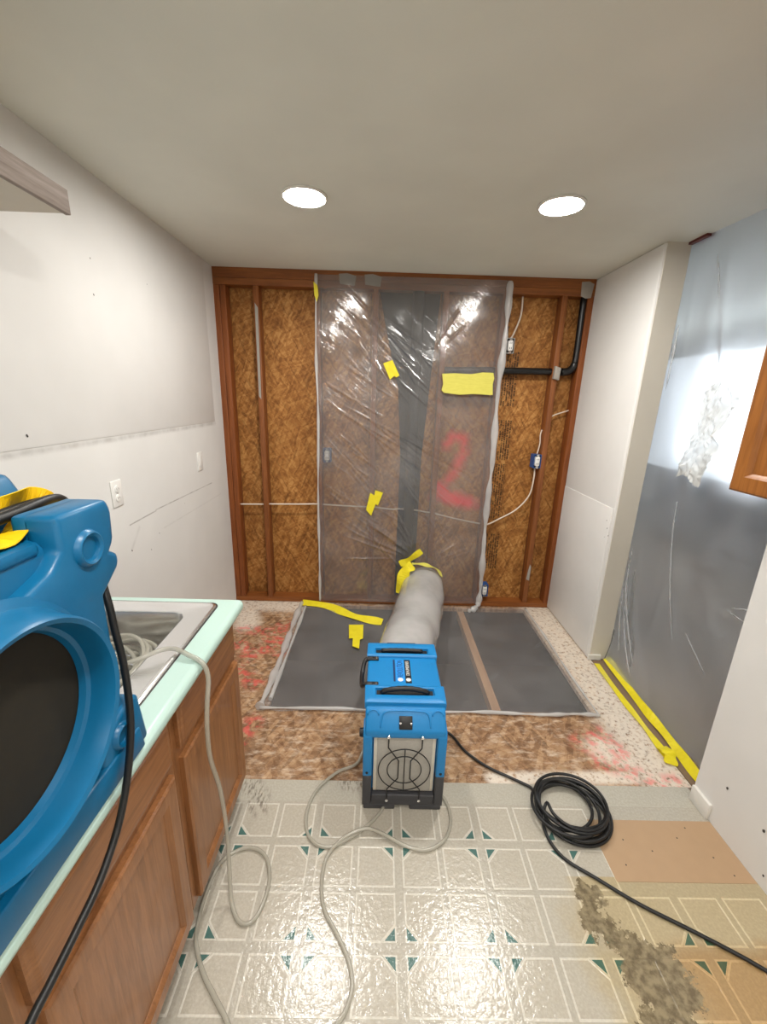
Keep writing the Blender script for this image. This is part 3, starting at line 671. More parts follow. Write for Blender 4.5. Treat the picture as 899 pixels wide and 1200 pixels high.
h2 = [(-.02, 1.64, .06), (-.045, 1.56, .02), (-.075, 1.50, .008), (-.155, 1.458, .008), (-.231, 1.373, .008), (-.258, 1.278, .008), (-.243, 1.193, .008), (-.197, 1.147, .008), (-.138, 1.142, .008), (-.077, 1.174, .008), (-.013, 1.22, .008), (.038, 1.275, .008), (.10, 1.37, .008), (.22, 1.40, .008), (.295, 1.36, .008), (.322, 1.307, .008), (.321, 1.236, .008), (.284, 1.17, .008), (.214, 1.135, .008), (.135, 1.146, .012),
      (.054, 1.182, .018), (-.005, 1.20, .022), (-.055, 1.19, .02), (-.108, 1.164, .012), (-.156, 1.103, .008), (-.163, 1.021, .008), (-.144, .947, .008), (-.095, .881, .008), (-.055, .821, .008), (-.039, .765, .008), (-.054, .714, .008), (-.085, .675, .008), (-.15, .55, .008), (-.17, .4, .008)]
tag(tb('drain_hose', M['hose'], None, cat(h2, 6), .0068, 8), 'clear hose looping on the floor out from under the dehumidifier', 'hose')

# ------------------------------------------------------------------ dehumidifier
DX0, DX1, DY0, DY1 = -.036, .294, 1.30, 1.765; DZ = .462
dh = tag(empty('dehumidifier', ((DX0+DX1)/2, (DY0+DY1)/2, 0)), 'blue portable dehumidifier with charcoal base and round wire guard on the floor', 'dehumidifier')
DC = (DX0+DX1)/2
side = [(DY0+.03, .02), (DY1, .02), (DY1, DZ-.03), (DY1-.02, DZ), (DY0+.075, DZ), (DY0+.045, DZ-.012), (DY0, .385), (DY0, .355), (DY0+.03, .345)]
pr('shell', M['blue2'], dh, side, lambda a, b, t: (t, a, b), DX0+.006, DX1-.006, .008)
for x0, x1 in ((DX0, DX0+.036), (DX1-.036, DX1)):
    pr('side_rail', M['blue2'], dh, [(DY0-.003, .17), (DY0+.06, .17), (DY0+.06, .40), (DY0+.01, .385), (DY0-.003, .36)], lambda a, b, t: (t, a, b), x0, x1, .004)
    pr('side_rail', M['gry'], dh, [(DY0-.003, .02), (DY0+.06, .02), (DY0+.06, .1695), (DY0-.003, .1695)], lambda a, b, t: (t, a, b), x0, x1, .004)
# top blocks: two raised carry blocks with slots
for y0, y1, zt in ((DY0+.062, DY0+.165, DZ+.012), (DY1-.10, DY1+.004, DZ+.012)):
    bm = bmesh.new(); yc = (y0+y1)/2+(.012 if y0 < 1.5 else -.01); hx, hy = .125, .019
    if y0 < 1.5: hx = .12
    ot = [(DX0+.002, y0), (DX1-.002, y0), (DX1-.002, y1), (DX0+.002, y1)]
    it = [(DC-hx, yc-hy), (DC+hx, yc-hy), (DC+hx, yc+hy), (DC-hx, yc+hy)]
    L = [[bm.verts.new((x, y, z)) for x, y in q] for q, z in ((ot, DZ-.02), (ot, zt), (it, zt), (it, DZ+.0005))]
    for a, b in zip(L, L[1:]):
        for i in range(4): bm.faces.new((a[i], a[(i+1) % 4], b[(i+1) % 4], b[i]))
    bm.faces.new(L[3]); bmesh.ops.recalc_face_normals(bm, faces=bm.faces)
    es = [e for e in bm.edges if all(abs(v.co.z-zt) < 1e-5 for v in e.verts) and any(len(v.link_edges) for v in e.verts)]
    bmesh.ops.bevel(bm, geom=es, offset=.006, segments=2, profile=.5, affect='EDGES', clamp_overlap=True)
    blk = under(smooth_angle(link('carry_block', bm, M['blue2']), 45), dh)
    w = bx('slot_floor', M['blk'], dh, DC-hx+.003, DC+hx-.003, yc-hy+.003, yc+hy-.003, DZ+.0006, DZ+.0016); w.parent = blk; w.matrix_parent_inverse = Matrix.Identity(4)
    arch = .022 if y0 < 1.5 else .006
    hp = [(DC-.098+.196*i/14, yc-(.006 if y0 < 1.5 else 0), DZ+.008+arch*math.sin(PI*i/14)**.6) for i in range(15)]
    tb('handle', M['blk'], dh, hp, lambda i: .0095+.0012*(i % 2), 10)
# arched recess line and latch on the sloped front
sl = Vector((0, -.045, -.065)).normalized(); nn = Vector((0, -.065, .045)).normalized(); o0 = Vector((DC, DY0+.045, DZ-.012))
def slope(a, b, h=0): return o0+Vector((a, 0, 0))+sl*b+nn*h
bm = bmesh.new(); tube(bm, cat([slope(-.098, .062, .0), slope(-.095, .03, .0), slope(-.082, .008), slope(-.04, .002), slope(.04, .002), slope(.082, .008), slope(.095, .03), slope(.098, .062)], 5), .0035, 6)
under(link('relief_line', bm, M['blue2']), dh)
for s in (-1, 1):
    bm = bmesh.new(); tube(bm, [slope(s*.128+.022*math.cos(a), -.0+.022-.022*math.sin(a)) for a in np.linspace(.1, PI-.1, 9)], .003, 6)
    under(link('relief_line', bm, M['blue2']), dh)
lt = pr('latch', M['blk'], dh, [(-.026, .020), (.026, .020), (.026, .068), (-.026, .068)], lambda a, b, t: slope(a, b, t), -.001, .006, .002)
for s in (-1, 1):
    q = la('screw', M['chrome'], dh, [(.0045, 0), (.004, .002), (0, .0025)], slope(s*.021, .046, .006), nn, 10); q.parent = lt; q.matrix_parent_inverse = Matrix.Identity(4)
# base, filter and guard
bm = bmesh.new(); box(bm, DX0+.037, DX1-.037, DY0-.003, DY0+.05, .022, .075, bev=.004); box(bm, DX0+.002, DX1-.002, DY0+.06, DY1, .012, .10, bev=.004)
for x in (DX0+.03, DX1-.11):
    box(bm, x-.025, x+.105, DY0-.004, DY0+.06, 0, .03, bev=.006)
    box(bm, x, x+.08, DY1-.08, DY1-.01, 0, .02)
under(smooth_angle(link('base', bm, M['gry']), 45), dh)
fr_ = bx('filter_frame', M['filter_edge'], dh, DX0+.042, DX1-.040, DY0+.016, DY0+.028, .077, .350, bev=.003)
bx('filter', M['filter'], dh, DX0+.056, DX1-.054, DY0+.011, DY0+.018, .084, .350, bev=.002)
gy = DY0-.004; gc = Vector((DC+.001, gy, .207))
gd = empty('wire_guard', tuple(gc)); under(gd, dh)
bm = bmesh.new()
for r in (.104, .068): tube(bm, [(gc.x+r*math.cos(a), gy, gc.z+r*.98*math.sin(a)) for a in np.linspace(0, 2*PI, 40, endpoint=False)], .0022, 6, True)
tube(bm, [(gc.x, gy, gc.z-.104), (gc.x, gy, gc.z+.102)], .0022, 6)
for s in (-1, 1):
    tube(bm, [(gc.x+s*.066, gy, .362), (gc.x+s*.066, gy, .315), (gc.x+s*.024, gy, .252), (gc.x+s*.024, gy, .165), (gc.x+s*.066, gy, .108), (gc.x+s*.066, gy, .052)], .0025, 6)
COL.objects.unlink(gd); bpy.data.objects.remove(gd)
gd = under(link('wire_guard', bm, M['blk']), dh)
for s in (-1, 1):
    for z in (.366, .05):
        q = la('screw', M['chrome'], dh, [(.007, 0), (.006, .004), (0, .005)], (gc.x+s*.066, DY0-.003, z), (0, -1, 0), 12); q.parent = gd; q.matrix_parent_inverse = Matrix.Identity(4)
for s in (-1, 1): la('bolt', M['blk'], dh, [(.006, 0), (.005, .002), (0, .002)], (DC+s*.148, DY0-.003, .188), (0, -1, 0), 10)
# strap on the left
sp0 = cat([(DX0+.03, DY0+.175, DZ+.004), (DX0-.004, DY0+.178, DZ-.002), (DX0-.016, DY0+.21, DZ-.03), (DX0-.018, DY0+.29, DZ-.035), (DX0-.006, DY0+.35, DZ-.005), (DX0+.03, DY0+.352, DZ+.004)], 5)
tb('strap', M['blk'], dh, sp0, .010, 8)
for y in (DY0+.176, DY0+.352):
    bx('strap_mount', M['blk'], dh, DX0+.002, DX0+.055, y-.012, y+.012, DZ-.002, DZ+.008, bev=.003)
    la('screw', M['chrome'], dh, [(.005, 0), (.004, .002), (0, .0025)], (DX0+.045, y, DZ+.008), (0, 0, 1), 10)
la('side_knob', M['blk'], dh, [(.0, .018), (.016, .016), (.018, 0)], (DX0, DY0+.05, .335), (-1, 0, 0), 14)
bx('outlet_flange', M['gry'], dh, DC-.07, DC+.07, DY1+.0045, DY1+.012, DZ-.05, DZ+.008)
# label with lettering, read from the front end towards the back
lb = bx('label', M['blue_lbl'], dh, DC-.032, DC+.004, DY0+.20, DY1-.115, DZ-.001, DZ+.0008)
bx('label_stripe', M['navy'], dh, DC-.044, DC-.036, DY0+.20, DY1-.115, DZ-.001, DZ+.0008)
lb2 = bx('label', M['blk'], dh, DC+.008, DC+.034, DY0+.19, DY1-.115, DZ-.001, DZ+.0008)
def text(name, body, mat, size, length, cx, y0, z, parent):
    cu = bpy.data.curves.new(name, 'FONT'); cu.body = body; cu.size = size; cu.extrude = .0002
    to = bpy.data.objects.new(name, cu); COL.objects.link(to); bpy.context.view_layer.update()
    me = bpy.data.meshes.new_from_object(to.evaluated_get(bpy.context.evaluated_depsgraph_get())); bpy.data.objects.remove(to)
    co = np.array([v.co[:] for v in me.vertices]); mn, mx = co.min(0), co.max(0)
    for v in me.vertices:
        u = (v.co.x-mn[0])/(mx[0]-mn[0]); w = v.co.y-(mn[1]+mx[1])/2
        v.co = (cx-w, y0+u*length, z+v.co.z-mn[2])
    me.materials.clear(); me.materials.append(mat)
    o = bpy.data.objects.new(name, me); COL.objects.link(o); under(o, dh); o.parent = parent; o.matrix_parent_inverse = Matrix.Identity(4); return o
text('lettering', 'REVOLUTION', M['navy'], .036, .115, DC-.014, DY0+.228, DZ+.0008, lb)
text('lettering', 'DEHUMIDIFIER', M['white_pl'], .021, .10, DC+.020, DY0+.24, DZ+.0008, lb2)
q = la('badge', M['white_pl'], dh, [(.012, 0), (.011, .0006), (0, .0006)], (DC-.014, DY0+.212, DZ+.0008), (0, 0, 1), 20); q.parent = lb; q.matrix_parent_inverse = Matrix.Identity(4)
q = la('badge', M['white_pl'], dh, [(.011, 0), (.010, .0006), (0, .0006)], (DC+.021, DY0+.212, DZ+.0008), (0, 0, 1), 20); q.parent = lb2; q.matrix_parent_inverse = Matrix.Identity(4)

# power cord with a coil
cord = [(.296, 1.66, .10), (.34, 1.70, .03), (.40, 1.68, .008), (.448, 1.587, .008), (.531, 1.504, .008), (.631, 1.444, .008), (.70, 1.40, .010)]
for i in range(8*14):
    tn = i/14; a = 2.6-2*PI*tn
    rr = .128+.014*math.sin(tn*2.1)+.008*math.sin(5*tn+a)
    cord.append((.822+.02*math.sin(tn*1.9)+rr*1.02*math.cos(a), 1.298+.018*math.cos(tn*2.7)+rr*.92*math.sin(a), .010+.0055*tn+.004*math.sin(a*2+tn)))
cord += [(.70, 1.26, .03), (.69, 1.20, .012), (.722, 1.117, .008), (.815, 1.048, .008), (.922, .973, .008), (1.067, .894, .008), (1.208, .808, .008), (1.33, .70, .008)]
tag(tb('power_cord', M['rubber'], None, cat(cord, 4), .0062, 8), 'black power cord from the dehumidifier coiled in a heap on the floor', 'cord')

# ------------------------------------------------------------------ plastic sheets
nz, nx = 440, 240
u = np.linspace(-.455, .83, nx); v = np.linspace(.03, 2.412, nz); U, V = np.meshgrid(u, v)
D = .004*smooth_noise(U.shape, (5, 3), 1)+.0008*smooth_noise(U.shape, (22, 14), 2)
cr = [((-.43, 2.34), (.71, 1.392)), ((-.288, 2.369), (.312, 1.795)), ((-.288, 1.862), (.109, 1.616)), ((-.442, 1.39), (-.048, .956)), ((-.318, 1.603), (.774, 1.045)), ((-.23, 2.137), (.139, 1.617)),
      ((-.144, 2.166), (.034, 2.038)), ((.182, 2.015), (.632, 1.572)), ((-.318, 1.544), (.217, 1.254)), ((-.253, .644), (.186, .458)), ((-.286, .394), (.121, .405)), ((.517, 2.239), (.332, 1.964)), ((.127, 1.903), (.256, 1.708)), ((.555, 2.134), (.446, 2.023)),
      ((-.44, 2.25), (.30, 1.50)), ((-.44, 1.75), (.05, 1.48)), ((-.40, 1.62), (.30, 1.12)), ((-.2, .75), (.25, .5)), ((-.3, .6), (.2, .42)), ((.0, 1.85), (.75, 1.25))]
for a, b in cr: D += crease(U, V, a, b, .012, .0058)
for i in range(60):
    a = (random.uniform(-.45, .4), random.uniform(.5, 2.3)); L = random.uniform(.15, .55); an = random.uniform(-.95, -.5)
    D += crease(U, V, a, (a[0]+L*math.cos(an), a[1]+L*math.sin(an)), random.uniform(.009, .012), random.uniform(.0025, .005))
for i in range(18):                        # fan of folds drawn towards the duct mouth
    an = random.uniform(.3, 2.9); a = (.37+.15*math.cos(an), .33+.2*math.sin(an)); L = random.uniform(.15, .6)
    D += crease(U, V, a, (a[0]+L*math.cos(an), a[1]+L*math.sin(an)), .014, random.uniform(.003, .008))
Yp = B-.014-np.clip(D, -.008, .05)-.05*np.clip(.25-V, 0, 1)
sheet = tag(empty('plastic_sheet', (.19, B-.02, 0)), 'clear plastic sheet taped over the middle of the bare stud wall', 'plastic sheet')
grid_mesh('film', M['film'], np.stack([U+.004*smooth_noise(U.shape, (14, 2), 3), Yp, V], -1), sheet)
def hem(name, pts, r, parent, amp=.004):
    P = cat(pts, 10); n = len(P); bm = bmesh.new(); ph = random.uniform(0, 6)
    tube(bm, P, lambda i: r*(1+.35*math.sin(i*.55+ph)+.2*math.sin(i*1.3)), 8); return under(link(name, bm, M['film_hem']), parent)
hem('edge_fold', [(-.455, B-.022, 2.41), (-.462, B-.024, 1.9), (-.453, B-.022, 1.5), (-.462, B-.022, .9), (-.457, B-.03, .4), (-.455, B-.04, .035)], .008, sheet)
hem('edge_fold', [(.835, B-.022, 2.405), (.838, B-.024, 2.1), (.826, B-.022, 1.7), (.836, B-.022, 1.2), (.83, B-.022, .8), (.838, B-.03, .35), (.835, B-.045, .08), (.80, B-.09, .03), (.74, B-.13, .025)], .019, sheet)
# floor sheet
nx, ny = 150, 110
u = np.linspace(-.60, 1.225, nx); v = np.linspace(1.835, 3.01, ny); U, V = np.meshgrid(u, v)
D = .004*smooth_noise(U.shape, (10, 14), 5)
for i in range(40):
    a = (random.uniform(-.6, 1.1), random.uniform(1.85, 2.9)); L = random.uniform(.1, .4); an = random.uniform(-.6, .8)
    D += crease(U, V, a, (a[0]+L*math.cos(an), a[1]+L*math.sin(an)), .015, random.uniform(.002, .005))
for i in range(14):
    x = random.uniform(-.5, 1.2); D += crease(U, V, (x, 1.84), (x+random.uniform(-.1, .1), 1.84+random.uniform(.05, .14)), .012, .007)
fs_ = tag(empty('plastic_sheet', (.3, 2.4, 0)), 'clear plastic sheet laid flat on the floor behind the dehumidifier', 'plastic sheet')
grid_mesh('film', M['film_floor'], np.stack([U+.006*np.sin(V*23), V+.008*np.sin(U*17)+.004*np.sin(U*41), .006+np.clip(D, -.003, .03)], -1), fs_)
hem('edge_fold', [(-.60, 3.0, .02), (-.605, 2.7, .018), (-.60, 2.4, .02), (-.60, 2.1, .018), (-.61, 1.84, .018)], .019, fs_)
hem('edge_fold', [(-.56, 2.95, .018), (-.565, 2.5, .016), (-.57, 1.9, .016)], .010, fs_)
hem('edge_fold', [(-.61, 1.838, .012), (-.2, 1.845, .011), (.2, 1.83, .012), (.6, 1.842, .011), (.9, 1.83, .012), (1.1, 1.84, .013), (1.232, 1.835, .012)], .008, fs_)
hem('edge_fold', [(1.228, 1.84, .010), (1.222, 2.2, .009), (1.228, 2.6, .009), (1.222, 3.0, .010)], .006, fs_)
# duct between dehumidifier and sheet
nl, nr = 60, 48; P = np.zeros((nl, nr+1, 3)); rs = np.random.default_rng(11); sn = smooth_noise((nl, nr+1), (8, 7), 21)
sn[:, -1] = sn[:, 0]
path = [Vector(p) for p in ((.125, 1.785, .26), (.19, 2.10, .235), (.265, 2.45, .20), (.335, 2.78, .20), (.37, 3.015, .21))]
pc = cat(path, 16); pc = [pc[int(round(i*(len(pc)-1)/(nl-1)))] for i in range(nl)]
for i in range(nl):
    f = i/(nl-1); r = .150+.012*math.sin(f*PI)+.012*f
    if f < .08: r *= .82+.18*(f/.08)
    if f > .9: r *= .86+.14*((1-f)/.1)**.5
    for j in range(nr+1):
        a = 2*PI*j/nr; rr = r+.006*sn[i, j]*math.sin(f*PI)
        P[i, j] = (pc[i].x+rr*math.cos(a)*1.02, pc[i].y, max(.022, pc[i].z+rr*math.sin(a)*.95))
duct = tag(empty('air_duct', (.25, 2.4, 0)), 'frosted plastic air duct running from the dehumidifier to the wall sheet', 'duct')
grid_mesh('tubing', M['film_duct'], P, duct)
bm = bmesh.new(); tube(bm, [(.125+.135*math.cos(a), 1.79, .262+.13*math.sin(a)) for a in np.linspace(0, 2*PI, 40, endpoint=False)], lambda i: .009+.004*math.sin(i*2.3), 8, True)
under(link('cuff', bm, M['film_hem']), duct)
# curtain across the opening
nz, ny = 190, 90
u = np.linspace(1.36, 2.40, ny); v = np.linspace(.012, C-.001, nz); U, V = np.meshgrid(u, v)
D = .012*smooth_noise(U.shape, (6, 4), 8)+.004*smooth_noise(U.shape, (18, 10), 9)
for a, b, w, h in (((2.30, .95), (2.15, .1), .04, .014), ((2.25, .6), (2.05, .06), .035, .012), ((2.31, .5), (2.25, .05), .03, .009), ((2.2, .4), (1.95, .05), .03, .010), ((1.98, 1.2), (2.03, .35), .015, .010), ((1.36, .95), (1.9, .7), .018, .010), ((1.5, .72), (2.1, .9), .012, .006),
                   ((2.1, 2.35), (1.95, 1.75), .018, .012), ((2.3, 2.4), (2.25, 1.8), .018, .014), ((1.4, 2.05), (2.2, 2.1), .012, .006), ((1.6, .38), (1.95, .55), .012, .008), ((2.3, 1.9), (2.27, 1.55), .014, .014)):
    D += crease(U, V, a, b, w, h)
for i in range(26):
    a = (random.uniform(1.4, 2.3), random.uniform(.1, 2.3)); L = random.uniform(.1, .4); an = random.uniform(-2.4, -1.0)
    D += crease(U, V, a, (a[0]+L*math.cos(an), a[1]+L*math.sin(an)), .014, random.uniform(.002, .006))
for _ in range(4):
    Dp = np.pad(D, 1, mode='edge'); D = (Dp[:-2, 1:-1]+Dp[2:, 1:-1]+Dp[1:-1, :-2]+Dp[1:-1, 2:]+2*D)/6
Xp = 1.556-D*.9*np.clip((2.33-U)/.25, .12, 1)-.042*np.clip((.30-V)/.30, 0, 1)**1.6
Xp = np.where(U < 1.38, np.maximum(Xp, 1.548), Xp); Xp = np.where(U > 2.35, np.maximum(Xp, 1.5545), Xp)
ct = empty('plastic_curtain', (1.556, 1.88, 0))
grid_mesh('film', M['film_curtain'], np.stack([Xp, U, V], -1), ct)
for pts, r in (([(1.55, 2.055, 1.16), (1.545, 2.03, 1.0), (1.545, 1.96, .72), (1.545, 1.86, .45)], .005), ([(1.55, 2.33, .80), (1.548, 2.31, .55), (1.542, 2.22, .35), (1.53, 2.08, .15)], .006),
               ([(1.55, 2.34, .55), (1.545, 2.31, .35), (1.535, 2.24, .15)], .005), ([(1.55, 2.30, .42), (1.54, 2.20, .22), (1.525, 2.08, .08)], .005), ([(1.55, 1.39, .83), (1.545, 1.50, .835), (1.547, 1.62, .79)], .004), ([(1.55, 1.40, .78), (1.545, 1.52, .775), (1.547, 1.63, .785)], .004),
               ([(1.55, 1.62, .42), (1.545, 1.72, .50), (1.55, 1.80, .55)], .004), ([(1.552, 2.33, 2.05), (1.548, 2.32, 1.9), (1.552, 2.33, 1.72)], .006), ([(1.552, 2.16, 2.33), (1.548, 2.07, 2.1), (1.55, 1.99, 1.82)], .005)):
    P = cat(pts, 10); n = len(P)-1; bm = bmesh.new(); tube(bm, P, lambda i: r*max(.08, math.sin(PI*i/n)**.6)*(1+.25*math.sin(i*.9)), 8); under(link('fold', bm, M['film_fold']), ct)
tag(ct, 'tall milky plastic curtain closing the opening in the right wall', 'plastic sheet')
nz, ny = 70, 46
v, uu = np.meshgrid(np.linspace(0, 1, nz), np.linspace(0, 1, ny), indexing='ij')
yl = 2.06-.09*v+.012*np.sin(v*9); yr = 1.895-.10*v+.010*np.sin(v*13)
Yq = yl+(yr-yl)*uu; Zq = 1.29+.44*v+.02*np.sin(uu*5)
Dq = .010*np.abs(smooth_noise(v.shape, (9, 5), 31))+.006*np.abs(smooth_noise(v.shape, (20, 12), 32))
tag(grid_mesh('plastic_scrap', M['film_patch'], np.stack([1.526-Dq, Yq, Zq], -1)), 'crumpled whitish plastic scrap stuck on the milky curtain', 'plastic scrap')

# ------------------------------------------------------------------ yellow tape
def tape(label, poly, fn, t0, t1, m='tape'):
    bm = bmesh.new(); lo = [bm.verts.new(fn(a, b, t0)) for a, b in poly]; hi = [bm.verts.new(fn(a, b, t1)) for a, b in poly]; n = len(poly)
    fs = [bm.faces.new(lo[::-1]), bm.faces.new(hi)]+[bm.faces.new((lo[i], lo[(i+1) % n], hi[(i+1) % n], hi[i])) for i in range(n)]
    bmesh.ops.recalc_face_normals(bm, faces=fs)
    return tag(link('tape_piece', bm, M[m]), label, 'tape', 'yellow tape pieces')
wy = lambda a, b, t: (a, t, b)
tape('small yellow tape square in the upper middle of the wall sheet', [(.004, 1.865), (.068, 1.889), (.12, 1.789), (.10, 1.775), (.085, 1.785), (.055, 1.759)], wy, B-.0405, B-.039)
tape('wide pale yellow tape patch under the level pipe on the wall sheet', [(.418, 1.809), (.50, 1.815), (.62, 1.812), (.70, 1.826), (.775, 1.825), (.785, 1.79), (.778, 1.75), (.785, 1.676), (.65, 1.68), (.55, 1.672), (.44, 1.682), (.42, 1.70), (.43, 1.74)], wy, B-.0405, B-.039, 'tape_pale')
tape('lower of two overlapping yellow tape pieces amid the wall sheet', [(-.096, .81), (-.066, .944), (-.007, .906), (-.056, .763)], wy, B-.0405, B-.039)
tape('upper of two overlapping yellow tape pieces amid the wall sheet', [(-.028, .965), (.03, .947), (-.006, .846), (-.045, .872)], wy, B-.0425, B-.041)
tape('sliver of yellow tape at the top left edge of wall sheet', [(-.470, 2.36), (-.445, 2.34), (-.438, 2.28), (-.45, 2.24), (-.466, 2.28)], wy, B-.036, B-.034)
def ribbon(label, pts, width, side_, mat='tape', thick=.0015, wob=.004):
    P = cat(pts, 6); bm = bmesh.new(); prev = None
    for i, p in enumerate(P):
        d = (P[min(i+1, len(P)-1)]-P[max(i-1, 0)]).normalized(); s = Vector(side_(i/(len(P)-1))); s = (s-d*s.dot(d)).normalized(); n = d.cross(s)
        w = width*(1+.12*math.sin(i*.9)); e = n*(wob*math.sin(i*.7))
        r = [bm.verts.new(p-s*w/2+e), bm.verts.new(p+s*w/2-e), bm.verts.new(p+s*w/2-e+n*thick), bm.verts.new(p-s*w/2+e+n*thick)]
        if prev:
            for k_ in range(4): bm.faces.new((prev[k_], prev[(k_+1) % 4], r[(k_+1) % 4], r[k_]))
        else: bm.faces.new(r[::-1])
        prev = r
    bm.faces.new(prev); bmesh.ops.recalc_face_normals(bm, faces=bm.faces)
    return tag(link('tape_piece', bm, M[mat], smooth=False), label, 'tape', 'yellow tape pieces')
ribbon('long yellow tape strip along floor at the foot of the wall sheet', [(-.60, 2.995, .022), (-.385, 2.94, .024), (-.16, 2.79, .024), (.05, 2.715, .026)], .06, lambda f: (0, 1, .35))
tape('yellow tape strip laid across the floor sheet left of duct', [(-.196, 2.678), (-.089, 2.683), (-.085, 2.505), (-.105, 2.49), (-.105, 2.384), (-.152, 2.411), (-.155, 2.505), (-.182, 2.501)], lambda a, b, t: (a, b, t), .0185, .020)
ribbon('yellow tape wrapped down the left side of the duct mouth', [(.27, 2.935, .405), (.225, 2.925, .36), (.195, 2.90, .27), (.19, 2.89, .17)], .10, lambda f: (.75, -.66, 0), wob=.008)
ribbon('yellow tape end sticking up above the duct mouth', [(.175, 2.95, .395), (.25, 2.955, .435), (.34, 2.96, .505)], .05, lambda f: (-.4, -.2, .9), wob=.006)
ribbon('yellow tape over the top rim of the duct mouth', [(.27, 2.93, .41), (.36, 2.93, .405), (.45, 2.935, .375), (.51, 2.94, .31)], .04, lambda f: (0, 1, .1), 'tape_pale', wob=.006)
ribbon('yellow tape strip on floor, kitchen side of the curtain', [(1.452, 2.30, .004), (1.436, 2.0, .004), (1.434, 1.76, .004), (1.428, 1.56, .004)], .034, lambda f: (1, 0, 0), wob=.003)
ribbon('yellow tape strip sealing the curtain foot to the floor', [(1.53, 2.335, .024), (1.505, 1.93, .020), (1.502, 1.70, .018), (1.485, 1.44, .016)], .042, lambda f: (.8, 0, .55), wob=.007)
ribbon('loose curl of yellow tape beside the curtain tape strips', [(1.43, 1.63, .012), (1.43, 1.59, .03), (1.425, 1.56, .026), (1.415, 1.535, .006)], .055, lambda f: (1, .1, .1), wob=.004)

# ------------------------------------------------------------------ big blue machine on the counter
sc_ = tag(empty('air_scrubber', (-.78, .45, .903)), 'big blue moulded air machine with round open collar on the counter', 'air machine')
Z0 = .912
bm = bmesh.new(); box(bm, -1.02, -.528, .16, .712, Z0, 1.405, bev=.025, seg=3); under(smooth_angle(link('body', bm, M['blue']), 50), sc_)
yz = lambda a, b, t: (t, a, b)
pr('front_shell', M['blue'], sc_, [(.735, 1.444), (.612, 1.444), (.612, 1.385), (.585, 1.362), (.50, 1.335), (.16, 1.26), (.16, Z0+.02), (.69, Z0+.02), (.705, 1.0), (.69, 1.06), (.69, 1.27), (.745, 1.31), (.745, 1.335), (.725, 1.345), (.74, 1.362), (.745, 1.42)], yz, -.56, -.502, .009)
pr('corner_block', M['blue'], sc_, [(.735, 1.444), (.612, 1.444), (.612, 1.36), (.735, 1.36)], yz, -.578, -.54, .010)
pr('ledge', M['blue'], sc_, [(.16, 1.385), (.60, 1.385), (.60, 1.408), (.16, 1.408)], yz, -.62, -.524, .008)
hump = pr('handle_hump', M['blue'], sc_, [(-.98, 1.40), (-.632, 1.40), (-.640, 1.43), (-.672, 1.488), (-.98, 1.488)], lambda a, b, t: (a, t, b), .20, .736, .012)
q = tb('grip_slot', M['blk'], sc_, cat([(-.650, .25, 1.446), (-.648, .45, 1.448), (-.648, .60, 1.446), (-.650, .69, 1.440)]), .008, 8); q.parent = hump; q.matrix_parent_inverse = Matrix.Identity(4)
la('collar', M['blue'], sc_, [(.190, -.056), (.176, -.048), (.170, -.03), (.166, 0), (.162, .005), (.155, .002), (.152, -.015), (.149, -.036), (.143, -.040), (.140, -.050)], (-.448, .450, 1.178), (1, 0, 0), 64)
la('inlet_mesh', M['fdark'], sc_, [(.143, -.001), (0, 0)], (-.4985, .450, 1.178), (1, 0, 0), 48)
for y, z, r in ((.668, 1.372, .027), (.652, .99, .021)):
    la('moulded_ring', M['blue'], sc_, [(r*1.25, 0), (r*1.12, .008), (r, .010), (r*.82, .007), (r*.74, .001), (0, .001)], (-.5025 if z > 1.2 else -.4905, y, z), (1, 0, 0), 28)
pr('foot_block', M['blue'], sc_, [(.735, Z0), (.60, Z0), (.60, Z0+.10), (.69, Z0+.125), (.72, Z0+.12)], yz, -.60, -.490, .008)
pr('skirt', M['blue'], sc_, [(.715, Z0-.006), (.16, Z0-.006), (.16, Z0+.05), (.705, Z0+.05)], yz, -.558, -.486, .004)
for x in (-.97, -.66):
    for y in (.20, .62):
        bx('foot', M['blk'], sc_, x-.02, x+.03, y, y+.05, .9035 if y < .5 else .9097, Z0+.005)
def sleeve(pts, width, side_): 
    o = ribbon('x', pts, width, side_, 'sleeve', .002, .006); o.name = 'cord_sleeve'; return o
o = sleeve([(-.570, .05, 1.416), (-.572, .34, 1.418), (-.570, .50, 1.417), (-.574, .60, 1.417), (-.590, .68, 1.421), (-.600, .755, 1.425)], .062, lambda f: (1, 0, .1))
tag(o, 'yellow fabric cord sleeve lying along the top of blue machine', 'cord sleeve'); del o['group']
o = sleeve([(-.628, .50, 1.425), (-.628, .60, 1.432), (-.632, .66, 1.446), (-.634, .72, 1.452), (-.626, .752, 1.436)], .030, lambda f: (.35, 0, 1))
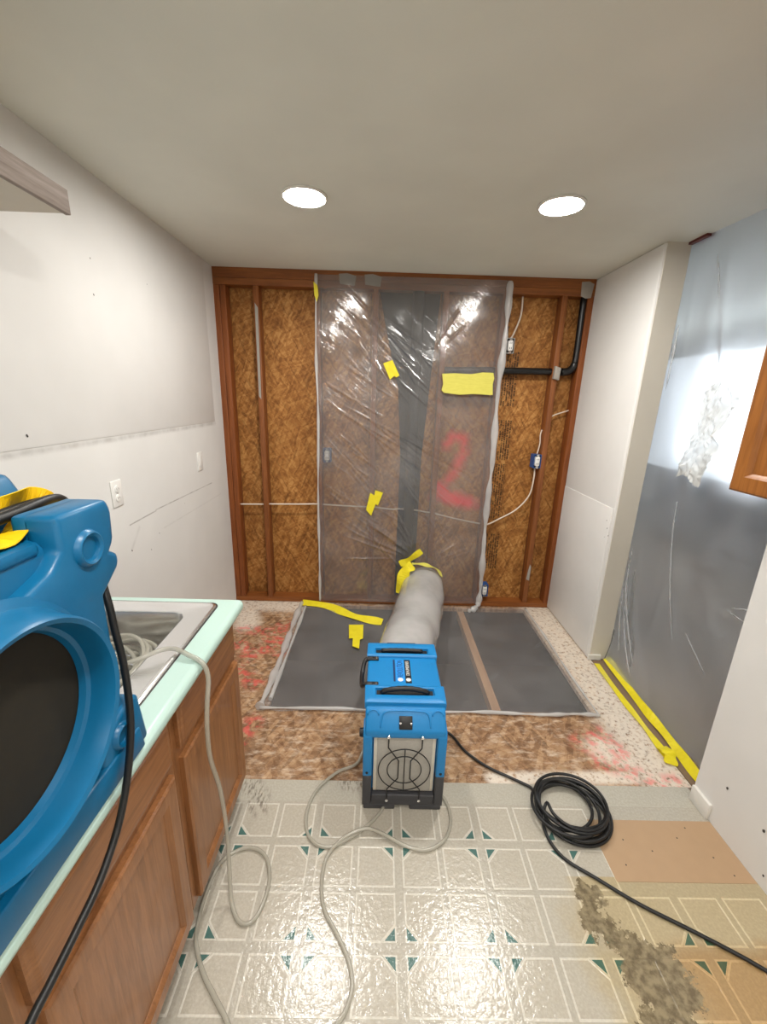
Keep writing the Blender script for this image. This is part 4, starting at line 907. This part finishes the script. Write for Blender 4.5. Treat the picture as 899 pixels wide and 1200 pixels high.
tag(o, 'narrow yellow sleeve flap standing up against the blue handle hump', 'cord sleeve'); del o['group']
tag(tb('machine_cord', M['rubber'], None, cat([(-.614, .05, 1.424), (-.614, .30, 1.426), (-.612, .50, 1.430), (-.613, .63, 1.436), (-.618, .74, 1.434), (-.64, .785, 1.40), (-.66, .78, 1.30)]), .0095, 10), 'thick black cord in the yellow sleeve, nearer the raised handle', 'cord')
tag(tb('machine_cord', M['rubber'], None, cat([(-.590, .05, 1.432), (-.591, .30, 1.434), (-.590, .50, 1.434), (-.592, .63, 1.438), (-.600, .74, 1.440), (-.622, .788, 1.40), (-.64, .78, 1.30)]), .0090, 10), 'thick black cord in the yellow sleeve, nearer the front edge', 'cord')
cdp = []
for i, (y, z) in enumerate(((.58, 1.326), (.586, 1.262), (.593, 1.193), (.59, 1.109), (.578, 1.049), (.551, .985), (.516, .936), (.464, .899), (.408, .884), (.359, .875), (.323, .869))):
    xx = max(.474, .515-.012*i); kk = xx/.42; cdp.append((-xx, kk*y, 1.6384-kk*(1.6384-z)))
tag(tb('machine_cord', M['rubber'], None, cat([(-.60, .75, 1.40), (-.545, .735, 1.315)]+cdp+[(-.472, .30, .745), (-.468, .2, .69), (-.45, .08, .45), (-.42, .0, .1)]), .0068, 8), 'black cord hanging from the blue machine down past the oak cabinet', 'cord')

# ------------------------------------------------------------------ wall cabinet on the right, shelf on the left
uc = tag(empty('wall_cabinet', (1.25, .9, 1.39)), 'golden oak wall cabinet at the right edge, its door corner showing', 'cabinet')
bx('carcass', M['oak_u'], uc, 1.123, XN, .45, 1.262, 1.395, 2.25)
for y0, y1 in ((.86, 1.264), (.452, .855)):
    raised_panel('door', uc, y0, y1, 1.390, 2.24, M['oak_u'], True, 1.1228, -1, .06)
sh = tag(empty('shelf', (-1.0, .4, 2.09)), 'pale board shelf with weathered grey front edge high on the left wall', 'shelf')
bx('board', M['shelf'], sh, XL+.004, -.862, -.6, 1.275, 2.088, 2.138)
bx('front_edge', M['shelf_edge'], sh, -.8618, -.847, -.6, 1.278, 2.084, 2.143, bev=.002)
